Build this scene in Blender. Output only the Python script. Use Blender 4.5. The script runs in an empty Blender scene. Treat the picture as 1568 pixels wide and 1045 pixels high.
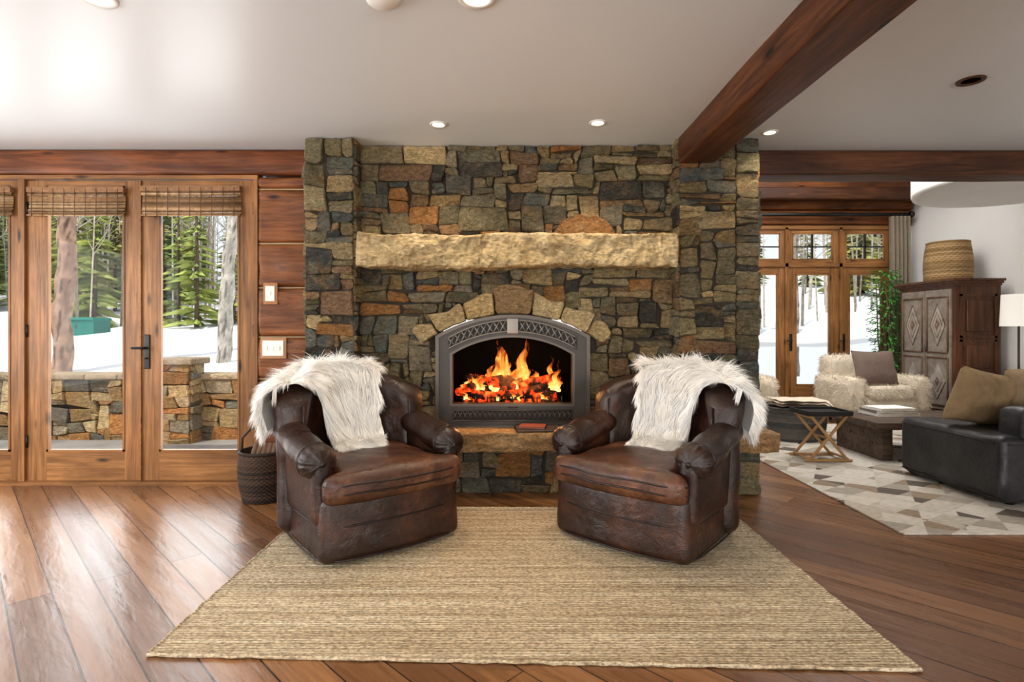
import bpy, math, random
from mathutils import Vector, Matrix, Euler, noise
random.seed(7)
S=bpy.context.scene
PI=math.pi
# ------------------------------------------------------------------ node helpers
def new_mat(name):
    m=bpy.data.materials.new(name); m.use_nodes=True
    nt=m.node_tree; b=nt.nodes['Principled BSDF']
    return m,nt,b
def nd(nt,t,ins=None,**at):
    n=nt.nodes.new(t)
    for k,v in at.items(): setattr(n,k,v)
    if ins:
        for k,v in ins.items():
            if hasattr(v,'is_output'): nt.links.new(v,n.inputs[k])
            else: n.inputs[k].default_value=v
    return n
def c4(c): return (c[0],c[1],c[2],1)
def ramp(nt,fac,stops,const=False):
    n=nt.nodes.new('ShaderNodeValToRGB'); nt.links.new(fac,n.inputs[0])
    cr=n.color_ramp
    while len(cr.elements)<len(stops): cr.elements.new(0.5)
    for e,(p,c) in zip(cr.elements,stops):
        e.position=p; e.color=c4(c) if not isinstance(c,(int,float)) else (c,c,c,1)
    if const: cr.interpolation='CONSTANT'
    return n.outputs[0]
def mixc(nt,f,a,b,mode='MIX'):
    n=nt.nodes.new('ShaderNodeMix'); n.data_type='RGBA'; n.blend_type=mode
    for i,v in ((0,f),(6,a),(7,b)):
        if hasattr(v,'is_output'): nt.links.new(v,n.inputs[i])
        else: n.inputs[i].default_value = v if i==0 else c4(v)
    return n.outputs[2]
def objco(nt,scale=(1,1,1),rot=(0,0,0)):
    tc=nd(nt,'ShaderNodeTexCoord')
    mp=nd(nt,'ShaderNodeMapping',{'Vector':tc.outputs['Object'],'Scale':scale,'Rotation':rot})
    return mp.outputs[0]
def rotco(nt,scale,rot):
    r=objco(nt,(1,1,1),rot)
    return nd(nt,'ShaderNodeMapping',{'Vector':r,'Scale':scale}).outputs[0]
def nz(nt,vec,scale=5,detail=4,rough=.55,dist=0):
    return nd(nt,'ShaderNodeTexNoise',{'Vector':vec,'Scale':scale,'Detail':detail,'Roughness':rough,'Distortion':dist}).outputs[0]
def bump(nt,b,h,strength=.4,dist=.01):
    n=nd(nt,'ShaderNodeBump',{'Height':h,'Strength':strength,'Distance':dist})
    nt.links.new(n.outputs[0],b.inputs['Normal'])
def plain(name,c,rough=.5,metal=0,var=.15,vs=6,bs=0,emis=None,es=0,spec=.4):
    m,nt,b=new_mat(name)
    co=objco(nt); n=nz(nt,co,vs)
    col=ramp(nt,n,[(.3,[x*(1-var) for x in c]),(.7,[min(1,x*(1+var)) for x in c])])
    nt.links.new(col,b.inputs['Base Color']); b.inputs['Roughness'].default_value=rough; b.inputs['Metallic'].default_value=metal
    b.inputs['Specular IOR Level'].default_value=spec
    if bs: bump(nt,b,nz(nt,co,vs*6),bs,.01)
    if emis: b.inputs['Emission Color'].default_value=c4(emis); b.inputs['Emission Strength'].default_value=es
    return m
def wood(name,c1,c2,axis='x',rough=.45,k=9,knot=True,bs=.25,spec=.25):
    m,nt,b=new_mat(name)
    sc={'x':(.7,k,k),'y':(k,.7,k),'z':(k,k,.7)}[axis]
    sf={'x':(1.5,k*5,k*5),'y':(k*5,1.5,k*5),'z':(k*5,k*5,1.5)}[axis]
    co=objco(nt,sc); n=nz(nt,co,1.5,6,.65,1.4); fine=nz(nt,objco(nt,sf),1.3,4,.6,.3)
    mid=[(x+y)*.5 for x,y in zip(c1,c2)]
    col=ramp(nt,n,[(.28,c1),(.5,mid),(.72,c2)])
    col=mixc(nt,1.0,col,ramp(nt,fine,[(.3,.55),(.6,1.12)]),'MULTIPLY')
    if knot:
        ks={'x':(1.2,4,4),'y':(4,1.2,4),'z':(4,4,1.2)}[axis]
        v=nd(nt,'ShaderNodeTexVoronoi',{'Vector':objco(nt,ks),'Scale':1.9})
        kf=ramp(nt,v.outputs['Distance'],[(.06,1.0),(.18,0.0)])
        col=mixc(nt,kf,col,[x*.18 for x in c1])
    big=ramp(nt,nz(nt,objco(nt),1.7,3),[(.3,.6),(.7,1.2)])
    col=mixc(nt,1.0,col,big,'MULTIPLY')
    nt.links.new(col,b.inputs['Base Color']); b.inputs['Roughness'].default_value=rough; b.inputs['Specular IOR Level'].default_value=spec
    h=nd(nt,'ShaderNodeMath',{0:n,1:fine},operation='ADD')
    bump(nt,b,h.outputs[0],bs,.006)
    return m
def attr_mat(name,rough=.7,var=.35,vs=14,bs=.5,bd=.01,spec=.2,bscale=60):
    m,nt,b=new_mat(name)
    a=nd(nt,'ShaderNodeAttribute',attribute_name='col')
    co=objco(nt); n=nz(nt,co,vs,6,.65,.5)
    f=ramp(nt,n,[(.3,1-var),(.7,1+var)])
    col=mixc(nt,1.0,a.outputs['Color'],f,'MULTIPLY')
    nt.links.new(col,b.inputs['Base Color']); b.inputs['Roughness'].default_value=rough
    b.inputs['Specular IOR Level'].default_value=spec
    if bs: bump(nt,b,nz(nt,co,bscale,6,.7),bs,bd)
    return m
def stone_mat(name='fieldstone',gain=1.0,rust=.5):
    m,nt,b=new_mat(name)
    a=nd(nt,'ShaderNodeAttribute',attribute_name='col'); co=objco(nt)
    n1=nz(nt,co,6,6,.7,.8); n2=nz(nt,objco(nt,(1,1,2.2)),22,6,.72,.6); n3=nz(nt,co,70,4,.7); n4=nz(nt,co,3.1,5,.65,.4)
    col=mixc(nt,ramp(nt,n1,[(.50,0.0),(.66,rust)]),a.outputs['Color'],(.25,.145,.058))
    col=mixc(nt,ramp(nt,n4,[(.53,0.0),(.70,.5)]),col,(.28,.25,.175))
    g=gain
    col=mixc(nt,1.0,col,ramp(nt,n2,[(.28,(.40*g,.38*g,.33*g)),(.5,(.96*g,.92*g,.82*g)),(.7,(1.56*g,1.48*g,1.30*g))]),'MULTIPLY')
    col=mixc(nt,1.0,col,ramp(nt,n3,[(.3,.7),(.7,1.3)]),'MULTIPLY')
    nt.links.new(col,b.inputs['Base Color']); b.inputs['Roughness'].default_value=.75; b.inputs['Specular IOR Level'].default_value=.12
    h=nd(nt,'ShaderNodeMath',{0:n2,1:1.6,2:n3},operation='MULTIPLY_ADD'); bump(nt,b,h.outputs[0],1.0,.02)
    return m
# ------------------------------------------------------------------ mesh builder
class MB:
    def __init__(s): s.v=[];s.f=[];s.mi=[];s.sm=[];s.c=[]
    def add(s,vs,fs,mat=0,smooth=False,col=(1,1,1),M=None):
        o=len(s.v)
        for p in vs:
            p=Vector(p)
            if M is not None: p=M@p
            s.v.append(p)
        if col and isinstance(col,list): s.c.extend(col)
        else: s.c.extend([col]*len(vs))
        for f in fs:
            s.f.append([i+o for i in f]); s.mi.append(mat); s.sm.append(smooth)
    def box(s,a,b,mat=0,col=(1,1,1),M=None):
        x0,y0,z0=a;x1,y1,z1=b
        s.add([(x0,y0,z0),(x1,y0,z0),(x1,y1,z0),(x0,y1,z0),(x0,y0,z1),(x1,y0,z1),(x1,y1,z1),(x0,y1,z1)],
              [(0,3,2,1),(4,5,6,7),(0,1,5,4),(1,2,6,5),(2,3,7,6),(3,0,4,7)],mat,False,col,M)
    def rbox(s,c,h,r,n=(4,4,4),fn=None,mat=0,col=(1,1,1),M=None,smooth=True):
        c=Vector(c); r=min(r,min(h)*.999)
        ax=[]
        for i in range(3):
            e=h[i]-r; cz=[r,r*.58,r*.27]
            l=[-(e+d) for d in cz]
            k=max(1,n[i])
            l+=[-e+2*e*j/k for j in range(k+1)]
            l+=[e+d for d in reversed(cz)]
            ax.append(l)
        vs=[];fs=[];idx={}
        def vid(q):
            key=(round(q[0],6),round(q[1],6),round(q[2],6))
            if key in idx: return idx[key]
            inn=Vector([max(-(h[i]-r),min(h[i]-r,q[i])) for i in range(3)])
            d=Vector(q)-inn
            p=inn+(d.normalized()*r if d.length>1e-9 else d)
            if fn: p=Vector(fn(p))
            idx[key]=len(vs); vs.append(p+c); return idx[key]
        for a in range(3):
            u=(a+1)%3;w=(a+2)%3
            for sg in (-1,1):
                U=ax[u];W=ax[w]
                for i in range(len(U)-1):
                    for j in range(len(W)-1):
                        q=[]
                        for (ii,jj) in ((i,j),(i+1,j),(i+1,j+1),(i,j+1)):
                            t=[0,0,0];t[a]=sg*h[a];t[u]=U[ii];t[w]=W[jj];q.append(vid(t))
                        if sg<0:q.reverse()
                        if len(set(q))>=3: fs.append(q)
        s.add(vs,fs,mat,smooth,col,M)
    def tube(s,pts,rad,n=10,mat=0,col=(1,1,1),smooth=True,M=None,caps=True,sy=1.0):
        pts=[Vector(p) for p in pts]
        if not isinstance(rad,(list,tuple)): rad=[rad]*len(pts)
        vs=[];fs=[];up=None
        for i,p in enumerate(pts):
            t=(pts[min(i+1,len(pts)-1)]-pts[max(i-1,0)])
            if t.length<1e-9: t=Vector((0,0,1))
            t.normalize()
            if up is None:
                up=Vector((0,0,1)) if abs(t.z)<.9 else Vector((1,0,0))
            a=t.cross(up).normalized(); b=a.cross(t).normalized(); up=b
            for k in range(n):
                an=2*PI*k/n
                vs.append(p+a*math.cos(an)*rad[i]+b*math.sin(an)*rad[i]*sy)
        for i in range(len(pts)-1):
            for k in range(n):
                k2=(k+1)%n
                fs.append((i*n+k,i*n+k2,(i+1)*n+k2,(i+1)*n+k))
        if caps:
            fs.append(tuple(range(n))[::-1]); fs.append(tuple((len(pts)-1)*n+k for k in range(n)))
        s.add(vs,fs,mat,smooth,col,M)
    def grid(s,fn,nu,nv,mat=0,smooth=True,col=(1,1,1),M=None,closeu=False,colfn=None):
        vs=[];fs=[];cs=[]
        for i in range(nu+(0 if closeu else 1)):
            for j in range(nv+1):
                vs.append(fn(i/nu,j/nv))
                if colfn: cs.append(colfn(i/nu,j/nv))
        m=nv+1;N=nu if closeu else nu+1
        for i in range(nu):
            i2=(i+1)%N if closeu else i+1
            for j in range(nv):
                fs.append((i*m+j,i2*m+j,i2*m+j+1,i*m+j+1))
        s.add(vs,fs,mat,smooth,cs if colfn else col,M)
    def lathe(s,prof,c,n=24,mat=0,col=(1,1,1),smooth=True,M=None,rfn=None):
        c=Vector(c);vs=[];fs=[];m=len(prof)
        for k in range(n):
            a=2*PI*k/n
            for j,(r,z) in enumerate(prof):
                rr=r+(rfn(a,j) if rfn else 0)
                vs.append(c+Vector((rr*math.cos(a),rr*math.sin(a),z)))
        for k in range(n):
            k2=(k+1)%n
            for j in range(m-1):
                fs.append((k*m+j,k2*m+j,k2*m+j+1,k*m+j+1))
        s.add(vs,fs,mat,smooth,col,M)
    def obj(s,name,mats,parent=None,M=None):
        me=bpy.data.meshes.new(name); me.from_pydata([tuple(p) for p in s.v],[],s.f)
        for m in (mats if isinstance(mats,list) else [mats]): me.materials.append(m)
        me.polygons.foreach_set('material_index',s.mi); me.polygons.foreach_set('use_smooth',s.sm)
        at=me.color_attributes.new('col','FLOAT_COLOR','POINT')
        fl=[]
        for c in s.c: fl.extend((c[0],c[1],c[2],1.0))
        at.data.foreach_set('color',fl)
        me.update()
        o=bpy.data.objects.new(name,me); S.collection.objects.link(o)
        if parent: o.parent=parent
        if M is not None: o.matrix_world=M
        return o
def empty(name,loc=(0,0,0),rz=0):
    e=bpy.data.objects.new(name,None); e.location=loc; e.rotation_euler=(0,0,rz); e.empty_display_size=.1
    S.collection.objects.link(e); return e
def jit(c,v,rng=random):
    k=1+rng.uniform(-v,v); return (c[0]*k*(1+rng.uniform(-v,v)*.15),c[1]*k,c[2]*k*(1+rng.uniform(-v,v)*.15))
# ------------------------------------------------------------------ stones
def stone(mb,org,U,V,N,pos,size,depth,col,rng,gap=.0035,mat=0,rough=.007,res=.028,smooth=False):
    org=Vector(org)
    w,h=size
    nu=max(2,int(w/res));nv=max(2,int(h/res))
    def axis(n,L):
        e=min(.008/L,.2)
        a=[0,0,e]; z=[0,.75,1]
        for i in range(1,n): a.append(e+(1-2*e)*i/n); z.append(1)
        a+= [1-e,1,1]; z+=[1,.75,0]
        return a,z
    A,ZA=axis(nu,w);B,ZB=axis(nv,h)
    cx,cy=pos(.5,.5)
    tx=rng.uniform(-.012,.012);ty=rng.uniform(-.014,.014); sd=rng.uniform(0,100)
    rc=[rng.uniform(0,.018) for _ in range(4)]
    vs=[];fs=[]
    for i,a in enumerate(A):
        for j,b in enumerate(B):
            x,y=pos(a,b)
            dx=x-cx;dy=y-cy
            L=math.hypot(dx,dy)+1e-6
            g=gap+.006*noise.noise(Vector((x*16+sd,y*16,sd)))
            da=min(a,1-a)*w; db=min(b,1-b)*h
            k=rc[(a>.5)*2+(b>.5)]
            if da+db<k*1.5: g+=(k*1.5-da-db)*.6
            x-=dx/L*g;y-=dy/L*g
            zz=min(ZA[i],ZB[j])
            z=depth*zz
            if zz>.5:
                z+=tx*(a-.5)*2+ty*(b-.5)*2+rough*1.6*noise.noise(Vector((x*12+sd,y*14,sd)))+rough*1.2*noise.noise(Vector((x*38+sd,y*44,sd)))
            z=max(z,0.0) if zz>0 else -.005
            vs.append(org+U*x+V*y+N*z)
    m=len(B)
    for i in range(len(A)-1):
        for j in range(m-1):
            fs.append((i*m+j,(i+1)*m+j,(i+1)*m+j+1,i*m+j+1))
    mb.add(vs,fs,mat,smooth,col)
def stone_panel(mb,org,U,V,N,width,height,cell,pal,rng,skip=None,depth=(.02,.05),wr=(1,5),hr=(1,3),jitter=.42,mat=0,res=.028,cellv=None):
    U=Vector(U);V=Vector(V);N=Vector(N)
    nu=max(1,round(width/cell));nv=max(1,round(height/(cellv or cell)))
    cu=width/nu;cv=height/nv
    J={}
    for i in range(nu+1):
        for j in range(nv+1):
            jx=0 if i in(0,nu) else rng.uniform(-jitter,jitter)*cu
            jy=0 if j in(0,nv) else rng.uniform(-jitter,jitter)*cv*.9
            J[i,j]=(i*cu+jx,j*cv+jy)
    occ=[[False]*nv for _ in range(nu)]
    if skip:
        for i in range(nu):
            for j in range(nv):
                if skip((i+.5)*cu,(j+.5)*cv,cu,cv): occ[i][j]=True
    for j in range(nv):
        for i in range(nu):
            if occ[i][j]: continue
            w=rng.choice([x for x in range(wr[0],wr[1]+1)]+[2,3,3,4]); h=rng.choice([x for x in range(hr[0],hr[1]+1)]+[1,2,1])
            if w<=1 and rng.random()<.6: w=2
            w=min(w,nu-i);h=min(h,nv-j)
            k=0
            while k<w and not occ[i+k][j]: k+=1
            w=k
            if nu-i-w==1 and not occ[nu-1][j] and w<5: w+=1
            if h>w+1: h=w+1
            hh=1
            while hh<h and all(not occ[i+q][j+hh] for q in range(w)): hh+=1
            h=hh
            for q in range(w):
                for r in range(h): occ[i+q][j+r]=True
            c00,c10,c01,c11=J[i,j],J[i+w,j],J[i,j+h],J[i+w,j+h]
            def pos(a,b,c00=c00,c10=c10,c01=c01,c11=c11):
                return tuple(c00[t]*(1-a)*(1-b)+c10[t]*a*(1-b)+c01[t]*(1-a)*b+c11[t]*a*b for t in (0,1))
            stone(mb,org,U,V,N,pos,(w*cu,h*cv),rng.uniform(*depth),jit(rng.choice(pal),.30,rng),rng,mat=mat,res=res)
# ------------------------------------------------------------------ materials
m,nt,b=new_mat('ceiling_plaster'); b.inputs['Base Color'].default_value=(.69,.72,.73,1); b.inputs['Roughness'].default_value=.36; b.inputs['Specular IOR Level'].default_value=.38; bump(nt,b,nz(nt,objco(nt),60,3),.03,.01)
M_ceiling=m
M_white=plain('white_plaster',(.80,.79,.77),.7,var=.02,vs=2)
M_beam=wood('beam_wood',(.036,.012,.005),(.15,.048,.017),'y',.45,7)
M_beamx=wood('beam_wood_x',(.028,.011,.005),(.13,.045,.017),'x',.5,7)
M_log=wood('log_wood',(.070,.020,.006),(.28,.095,.028),'x',.45,6,bs=.5)
M_door=wood('door_wood',(.17,.070,.020),(.37,.165,.055),'z',.42,7)
M_doorx=wood('door_wood_x',(.17,.070,.020),(.37,.165,.055),'x',.42,7)
M_chink=plain('chinking',(.34,.24,.13),.9,bs=.3)
M_stone=stone_mat('fieldstone',1.12)
M_mortar=plain('mortar',(.042,.035,.026),.95,bs=.5,vs=12,spec=.1)
M_iron=plain('dark_iron',(.03,.028,.026),.45,.8,vs=20)
M_black=plain('firebox_black',(.004,.0035,.003),.95,spec=0)
M_attr=attr_mat('painted_fabric',.75,.12,20,.15,.004,.2,80)
M_slat=attr_mat('bamboo_slats',.6,.3,30,.2,.003,.2,90)
M_whitep=plain('white_plastic',(.8,.78,.73),.4,var=.02)
def glass():
    m,nt,b=new_mat('window_glass'); nt.nodes.remove(b)
    out=nt.nodes['Material Output']
    t=nd(nt,'ShaderNodeBsdfTransparent',{'Color':(.97,.98,.98,1)}); g=nd(nt,'ShaderNodeBsdfGlossy',{'Roughness':.02,'Color':(.9,.95,1,1)})
    x=nd(nt,'ShaderNodeMixShader',{0:.003,1:t.outputs[0],2:g.outputs[0]})
    nt.links.new(x.outputs[0],out.inputs[0]); return m
M_glass=glass()
def floor_mat():
    m,nt,b=new_mat('plank_floor')
    R=(0,0,math.radians(45))
    co=objco(nt,(1,1,1),R)
    br=nd(nt,'ShaderNodeTexBrick',{'Vector':co,'Color1':(.125,.050,.018,1),'Color2':(.290,.132,.050,1),'Mortar':(.018,.007,.003,1),'Scale':1.0,'Mortar Size':.0034,'Mortar Smooth':.2,'Bias':-.1,'Brick Width':3.4,'Row Height':.165},offset=.41,offset_frequency=2)
    g=nz(nt,rotco(nt,(.7,11,1),R),1.5,6,.58,.8); f=nz(nt,rotco(nt,(1.6,60,1),R),1.5,4,.55,.2)
    gr=ramp(nt,g,[(.25,.66),(.5,.98),(.75,1.25)])
    col=mixc(nt,1.0,br.outputs['Color'],gr,'MULTIPLY')
    col=mixc(nt,1.0,col,ramp(nt,f,[(.3,.78),(.65,1.12)]),'MULTIPLY')
    v=nd(nt,'ShaderNodeTexVoronoi',{'Vector':rotco(nt,(.55,2.6,1),R),'Scale':1.5})
    col=mixc(nt,ramp(nt,v.outputs['Distance'],[(.02,.8),(.07,0.0)]),col,(.03,.012,.006))
    nt.links.new(col,b.inputs['Base Color']); b.inputs['Specular IOR Level'].default_value=.36
    r=ramp(nt,g,[(.3,.24),(.7,.36)]); nt.links.new(r,b.inputs['Roughness'])
    w=nz(nt,rotco(nt,(2.2,8,1),R),2.2,3,.5,.3)
    inv=nd(nt,'ShaderNodeMath',{0:1.0,1:br.outputs['Fac']},operation='SUBTRACT')
    a=nd(nt,'ShaderNodeMath',{0:w,1:.7},operation='MULTIPLY')
    h=nd(nt,'ShaderNodeMath',{0:inv.outputs[0],1:a.outputs[0]},operation='ADD')
    bump(nt,b,h.outputs[0],.42,.008)
    return m
M_floor=floor_mat()
# ------------------------------------------------------------------ ROOM SHELL
CEIL=2.72
mb=MB(); mb.box((-5.6,-5,-.12),(6.75,4.54,0)); mb.box((1.9,4.54,-.12),(6.75,9.1,0)); mb.obj('floor',M_floor)
mb=MB(); mb.box((-5.6,-5,CEIL),(6.75,4.75,CEIL+.12)); mb.obj('ceiling',M_ceiling)
mb=MB(); mb.box((1.9,4.6,4.4),(6.75,9.2,4.5)); mb.obj('ceiling_living_room',M_white)
mb=MB(); mb.box((1.9,4.6,CEIL+.12),(6.75,4.75,4.4)); mb.obj('wall_above_beam',M_white)
mb=MB(); mb.box((-5.6,-5.1,0),(6.75,-5,CEIL)); mb.obj('wall_rear',M_white)
mb=MB(); mb.box((-5.7,-5,0),(-5.6,4.6,CEIL)); mb.obj('wall_left',M_white)
mb=MB(); mb.box((6.62,-5,0),(6.75,9.2,4.5)); mb.obj('wall_right',M_white)
mb=MB(); mb.box((1.9,4.78,0),(2.0,9.2,4.5)); mb.obj('wall_living_room_left',M_white)
mb=MB()
zs=[0,.44,.86,1.20,1.60,1.96,2.40,2.50]
for a,b in zip(zs[:-1],zs[1:]):
    mb.rbox((-1.72,4.56,(a+b)/2),(.295,.10,(b-a)/2-.005),.035,(12,2,6),fn=lambda p:(p.x,p.y+.022*noise.noise(Vector((p.x*5,p.z*9,a*9))),p.z),mat=0)
mb.box((-2.01,4.52,0),(-1.42,4.66,2.5),1)
for z in zs[1:-1]: mb.box((-2.01,4.485,z-.007),(-1.42,4.53,z+.005),1)
mb.obj('wall_back_logs',[M_log,M_chink])
mb=MB(); mb.box((-5.6,4.5,0),(-4.97,4.66,2.5),0); mb.obj('wall_back_corner',M_log)
mb=MB(); mb.rbox((-3.5,4.56,2.615),(2.1,.11,.103),.03,(30,2,4),fn=lambda p:p+Vector((0,.014,.006))*noise.noise(Vector((p.x*3,p.y,p.z*8)))); mb.obj('trim_log_header',wood('header_log_wood',(.05,.014,.005),(.21,.062,.018),'x',.42,6))
# french doors
def leaf(mb,x0,x1,z0,z1,y,gx0,gx1,gz0,gz1,t=.045,m=0,mx=1,gl=2):
    mb.box((x0,y,z0),(gx0,y+t,z1),m); mb.box((gx1,y,z0),(x1,y+t,z1),m)
    mb.box((gx0,y,gz1),(gx1,y+t,z1),mx); mb.box((gx0,y,z0),(gx1,y+t,gz0),mx)
    b=.016
    for (a,c) in (((gx0,y-.006,gz0),(gx0+b,y+.02,gz1)),((gx1-b,y-.006,gz0),(gx1,y+.02,gz1))): mb.box(a,c,m)
    for (a,c) in (((gx0,y-.006,gz0),(gx1,y+.02,gz0+b)),((gx0,y-.006,gz1-b),(gx1,y+.02,gz1))): mb.box(a,c,mx)
    mb.box((gx0+.005,y+.024,gz0+.005),(gx1-.005,y+.030,gz1-.005),gl)
def lever(mb,x,z,y,mat,sg=1):
    mb.rbox((x,y-.006,z),(.024,.006,.14),.005,(1,1,1),mat=mat)
    mb.tube([(x,y-.01,z+.03),(x,y-.055,z+.03),(x-sg*.02,y-.06,z+.03),(x-sg*.09,y-.058,z+.03)],.010,8,mat)
    mb.lathe([(0,0),(.012,0),(.012,.012),(0,.012)],(x,y-.02,z-.06),10,mat)
dm=[M_door,M_doorx,M_glass,M_iron]
for nm,(x0,x1,g0,g1,lv) in {'door_1':(-3.905,-2.974,-3.746,-3.109,None),'door_2':(-2.968,-2.050,-2.827,-2.173,-2.925),'door_3':(-4.90,-3.96,-4.74,-4.04,None)}.items():
    mb=MB(); leaf(mb,x0,x1,.03,2.475,4.50,g0,g1,.266,2.43)
    if lv: lever(mb,lv,1.08,4.50,3,1)
    for zz in (.3,1.2,2.2): mb.tube([(x0+.004 if nm!='door_2' else x1-.004,4.492,zz),(x0+.004 if nm!='door_2' else x1-.004,4.492,zz+.1)],.008,6,3)
    mb.obj(nm,dm)
mb=MB()
mb.box((-2.048,4.47,0),(-2.015,4.58,2.48)); mb.box((-3.957,4.475,0),(-3.908,4.58,2.48)); mb.box((-4.95,4.47,0),(-4.903,4.58,2.48))
mb.box((-4.95,4.47,2.48),(-2.015,4.58,2.512),1); mb.box((-4.95,4.45,0),(-2.05,4.60,.028),1)
mb.box((-2.974,4.485,.03),(-2.968,4.52,2.475),1)
mb.obj('trim_door_frame',[M_door,M_doorx])
def shade(name,x0,x1,z0,z1,y):
    mb=MB(); n=int((z1-z0)/.011)
    for i in range(n):
        z=z1-(i+.5)*.011; t=i/n
        yo=y-(.012+.03*max(0,(t-.55)/.45)*abs(math.sin(t*18)))
        if t<.25: yo=y-.03
        c=random.choice([(.30,.17,.08),(.20,.11,.05),(.42,.28,.15),(.14,.075,.035)])
        mb.tube([(x0,yo,z),((x0+x1)/2,yo-.003,z-.003),(x1,yo,z)],.0058,6,0,jit(c,.2))
    for k in range(9):
        x=x0+(x1-x0)*(k+.5)/9
        mb.tube([(x,y-.044,z1),(x,y-.046,z0)],.003,5,0,(.10,.05,.03))
    mb.box((x0,y-.045,z1-.03),(x1,y-.002,z1+.012),0,(.22,.11,.05))
    mb.tube([(x1-.02,y-.05,z0-.01),(x1-.02,y-.05,z0-.13)],.003,5,0,(.5,.4,.3))
    mb.obj(name,M_slat)
shade('woven_shade',-3.87,-3.09,2.17,2.40,4.494)
shade('woven_shade',-2.95,-2.15,2.17,2.41,4.494)
shade('woven_shade',-4.86,-4.0,2.17,2.40,4.494)
mb=MB(); mb.rbox((-1.90,4.452,1.55),(.058,.008,.088),.006,(1,1,1),col=(.35,.16,.07)); mb.rbox((-1.90,4.442,1.55),(.038,.006,.062),.004,(1,1,1),col=(.8,.76,.68)); mb.rbox((-1.90,4.436,1.55),(.008,.006,.018),.003,(1,1,1),col=(.9,.9,.85))
mb.obj('light_switch',M_attr)
mb=MB(); mb.rbox((-1.876,4.452,1.11),(.105,.008,.085),.006,(1,1,1),col=(.38,.2,.1)); mb.rbox((-1.876,4.442,1.11),(.085,.006,.062),.004,(1,1,1),col=(.8,.76,.68))
for k in (-1,0,1): mb.rbox((-1.876+k*.05,4.436,1.11),(.008,.006,.018),.003,(1,1,1),col=(.9,.9,.85))
mb.obj('light_switch',M_attr)
# ------------------------------------------------------------------ FIREPLACE
pal=[(.165,.138,.078),(.145,.128,.085),(.21,.138,.070),(.185,.152,.09),(.36,.27,.145),(.055,.053,.046),(.155,.14,.09),(.17,.108,.062),(.23,.18,.105),(.095,.100,.090),(.27,.20,.105),(.125,.108,.068),(.085,.096,.095),(.185,.15,.085),(.050,.049,.045),(.28,.135,.05),(.25,.20,.12),(.15,.093,.058),(.16,.14,.105),(.20,.165,.11),(.115,.112,.098),(.30,.23,.13)]
rng=random.Random(19)
fp=empty('stone_fireplace')
YC=4.40; YP=4.22
PL0,PL1=-1.535,-1.16; PR0,PR1=1.32,1.93
core=MB()
core.box((PL0+.005,YP,0),(PL1-.005,4.66,CEIL)); core.box((PR0+.005,YP,0),(PR1-.005,4.78,CEIL))
core.box((PL1-.01,YC,.3),(-.53,4.66,CEIL)); core.box((.635,YC,.3),(PR0+.01,4.66,CEIL)); core.box((-.53,YC,1.345),(.635,4.66,CEIL)); core.box((-.53,YC,.3),(.635,4.66,.49))
core.box((PL0,4.28,0),(PR1,4.6,.36))
core.obj('mortar_core',M_mortar,fp)
CX=.0515;ZC=.192
st=MB()
def skipc(u,v,cu,cv):
    x=PL1+u;z=.36+v
    if abs(x-CX)<.585 and z<1.22: return True
    if x>.32 and x<.92 and z>1.95 and z<1.985+.17*(1-abs((x-.62)/.30)**2.5): return True
    dx=x-CX;dz=z-ZC;r=math.hypot(dx,dz);a=abs(math.atan2(dx,dz))
    return r<1.32 and a<math.radians(35) and z>.4
stone_panel(st,(PL1,YC,.36),(1,0,0),(0,0,1),(0,-1,0),PR0-PL1,CEIL-.36,.057,pal,rng,skipc,(.015,.055),wr=(1,7),hr=(1,4),cellv=.048)
stone_panel(st,(PL0,YP,0),(1,0,0),(0,0,1),(0,-1,0),PL1-PL0,CEIL,.055,pal,rng,None,(.012,.045),(2,5),(1,4),cellv=.047)
stone_panel(st,(PL1,YP-.01,0),(0,1,0),(0,0,1),(1,0,0),YC-YP,CEIL,.058,pal,rng,None,(.008,.02),(2,3),(1,3),cellv=.05)
stone_panel(st,(PR0,YP,0),(1,0,0),(0,0,1),(0,-1,0),.43,CEIL,.055,pal,rng,None,(.012,.045),(2,6),(1,4),cellv=.047)
stone_panel(st,(PR0+.43,YP,0),(1,0,0),(0,0,1),(0,-1,0),PR1-PR0-.43,CEIL,.058,pal[:2]+pal[5:7]+pal[8:14]+pal[18:],rng,None,(.012,.03),(2,3),(1,4),cellv=.05)
stone_panel(st,(PR0,YC,0),(0,-1,0),(0,0,1),(-1,0,0),YC-YP+.01,CEIL,.058,pal,rng,None,(.008,.02),(2,3),(1,3),cellv=.05)
stone_panel(st,(PL0,4.5,0),(0,-1,0),(0,0,1),(-1,0,0),.28,CEIL,.07,pal,rng,None,(.008,.02),(1,3),(1,3))
stone_panel(st,(PR1,YP,0),(0,1,0),(0,0,1),(1,0,0),.5,CEIL,.08,pal,rng,None,(.008,.02),(1,3),(1,3))
stone_panel(st,(PL1,4.27,0),(1,0,0),(0,0,1),(0,-1,0),PR0-PL1,.36,.06,pal[5:],rng,None,(.015,.03),(1,4),(1,4))
st.obj('wall_stones',M_stone,fp)
ar=MB()
cuts=[-37,-29.5,-17.5,-6.5,7,18,29,37]
gold=[(.52,.38,.19),(.46,.33,.16),(.44,.33,.18),(.54,.41,.23)]
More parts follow.
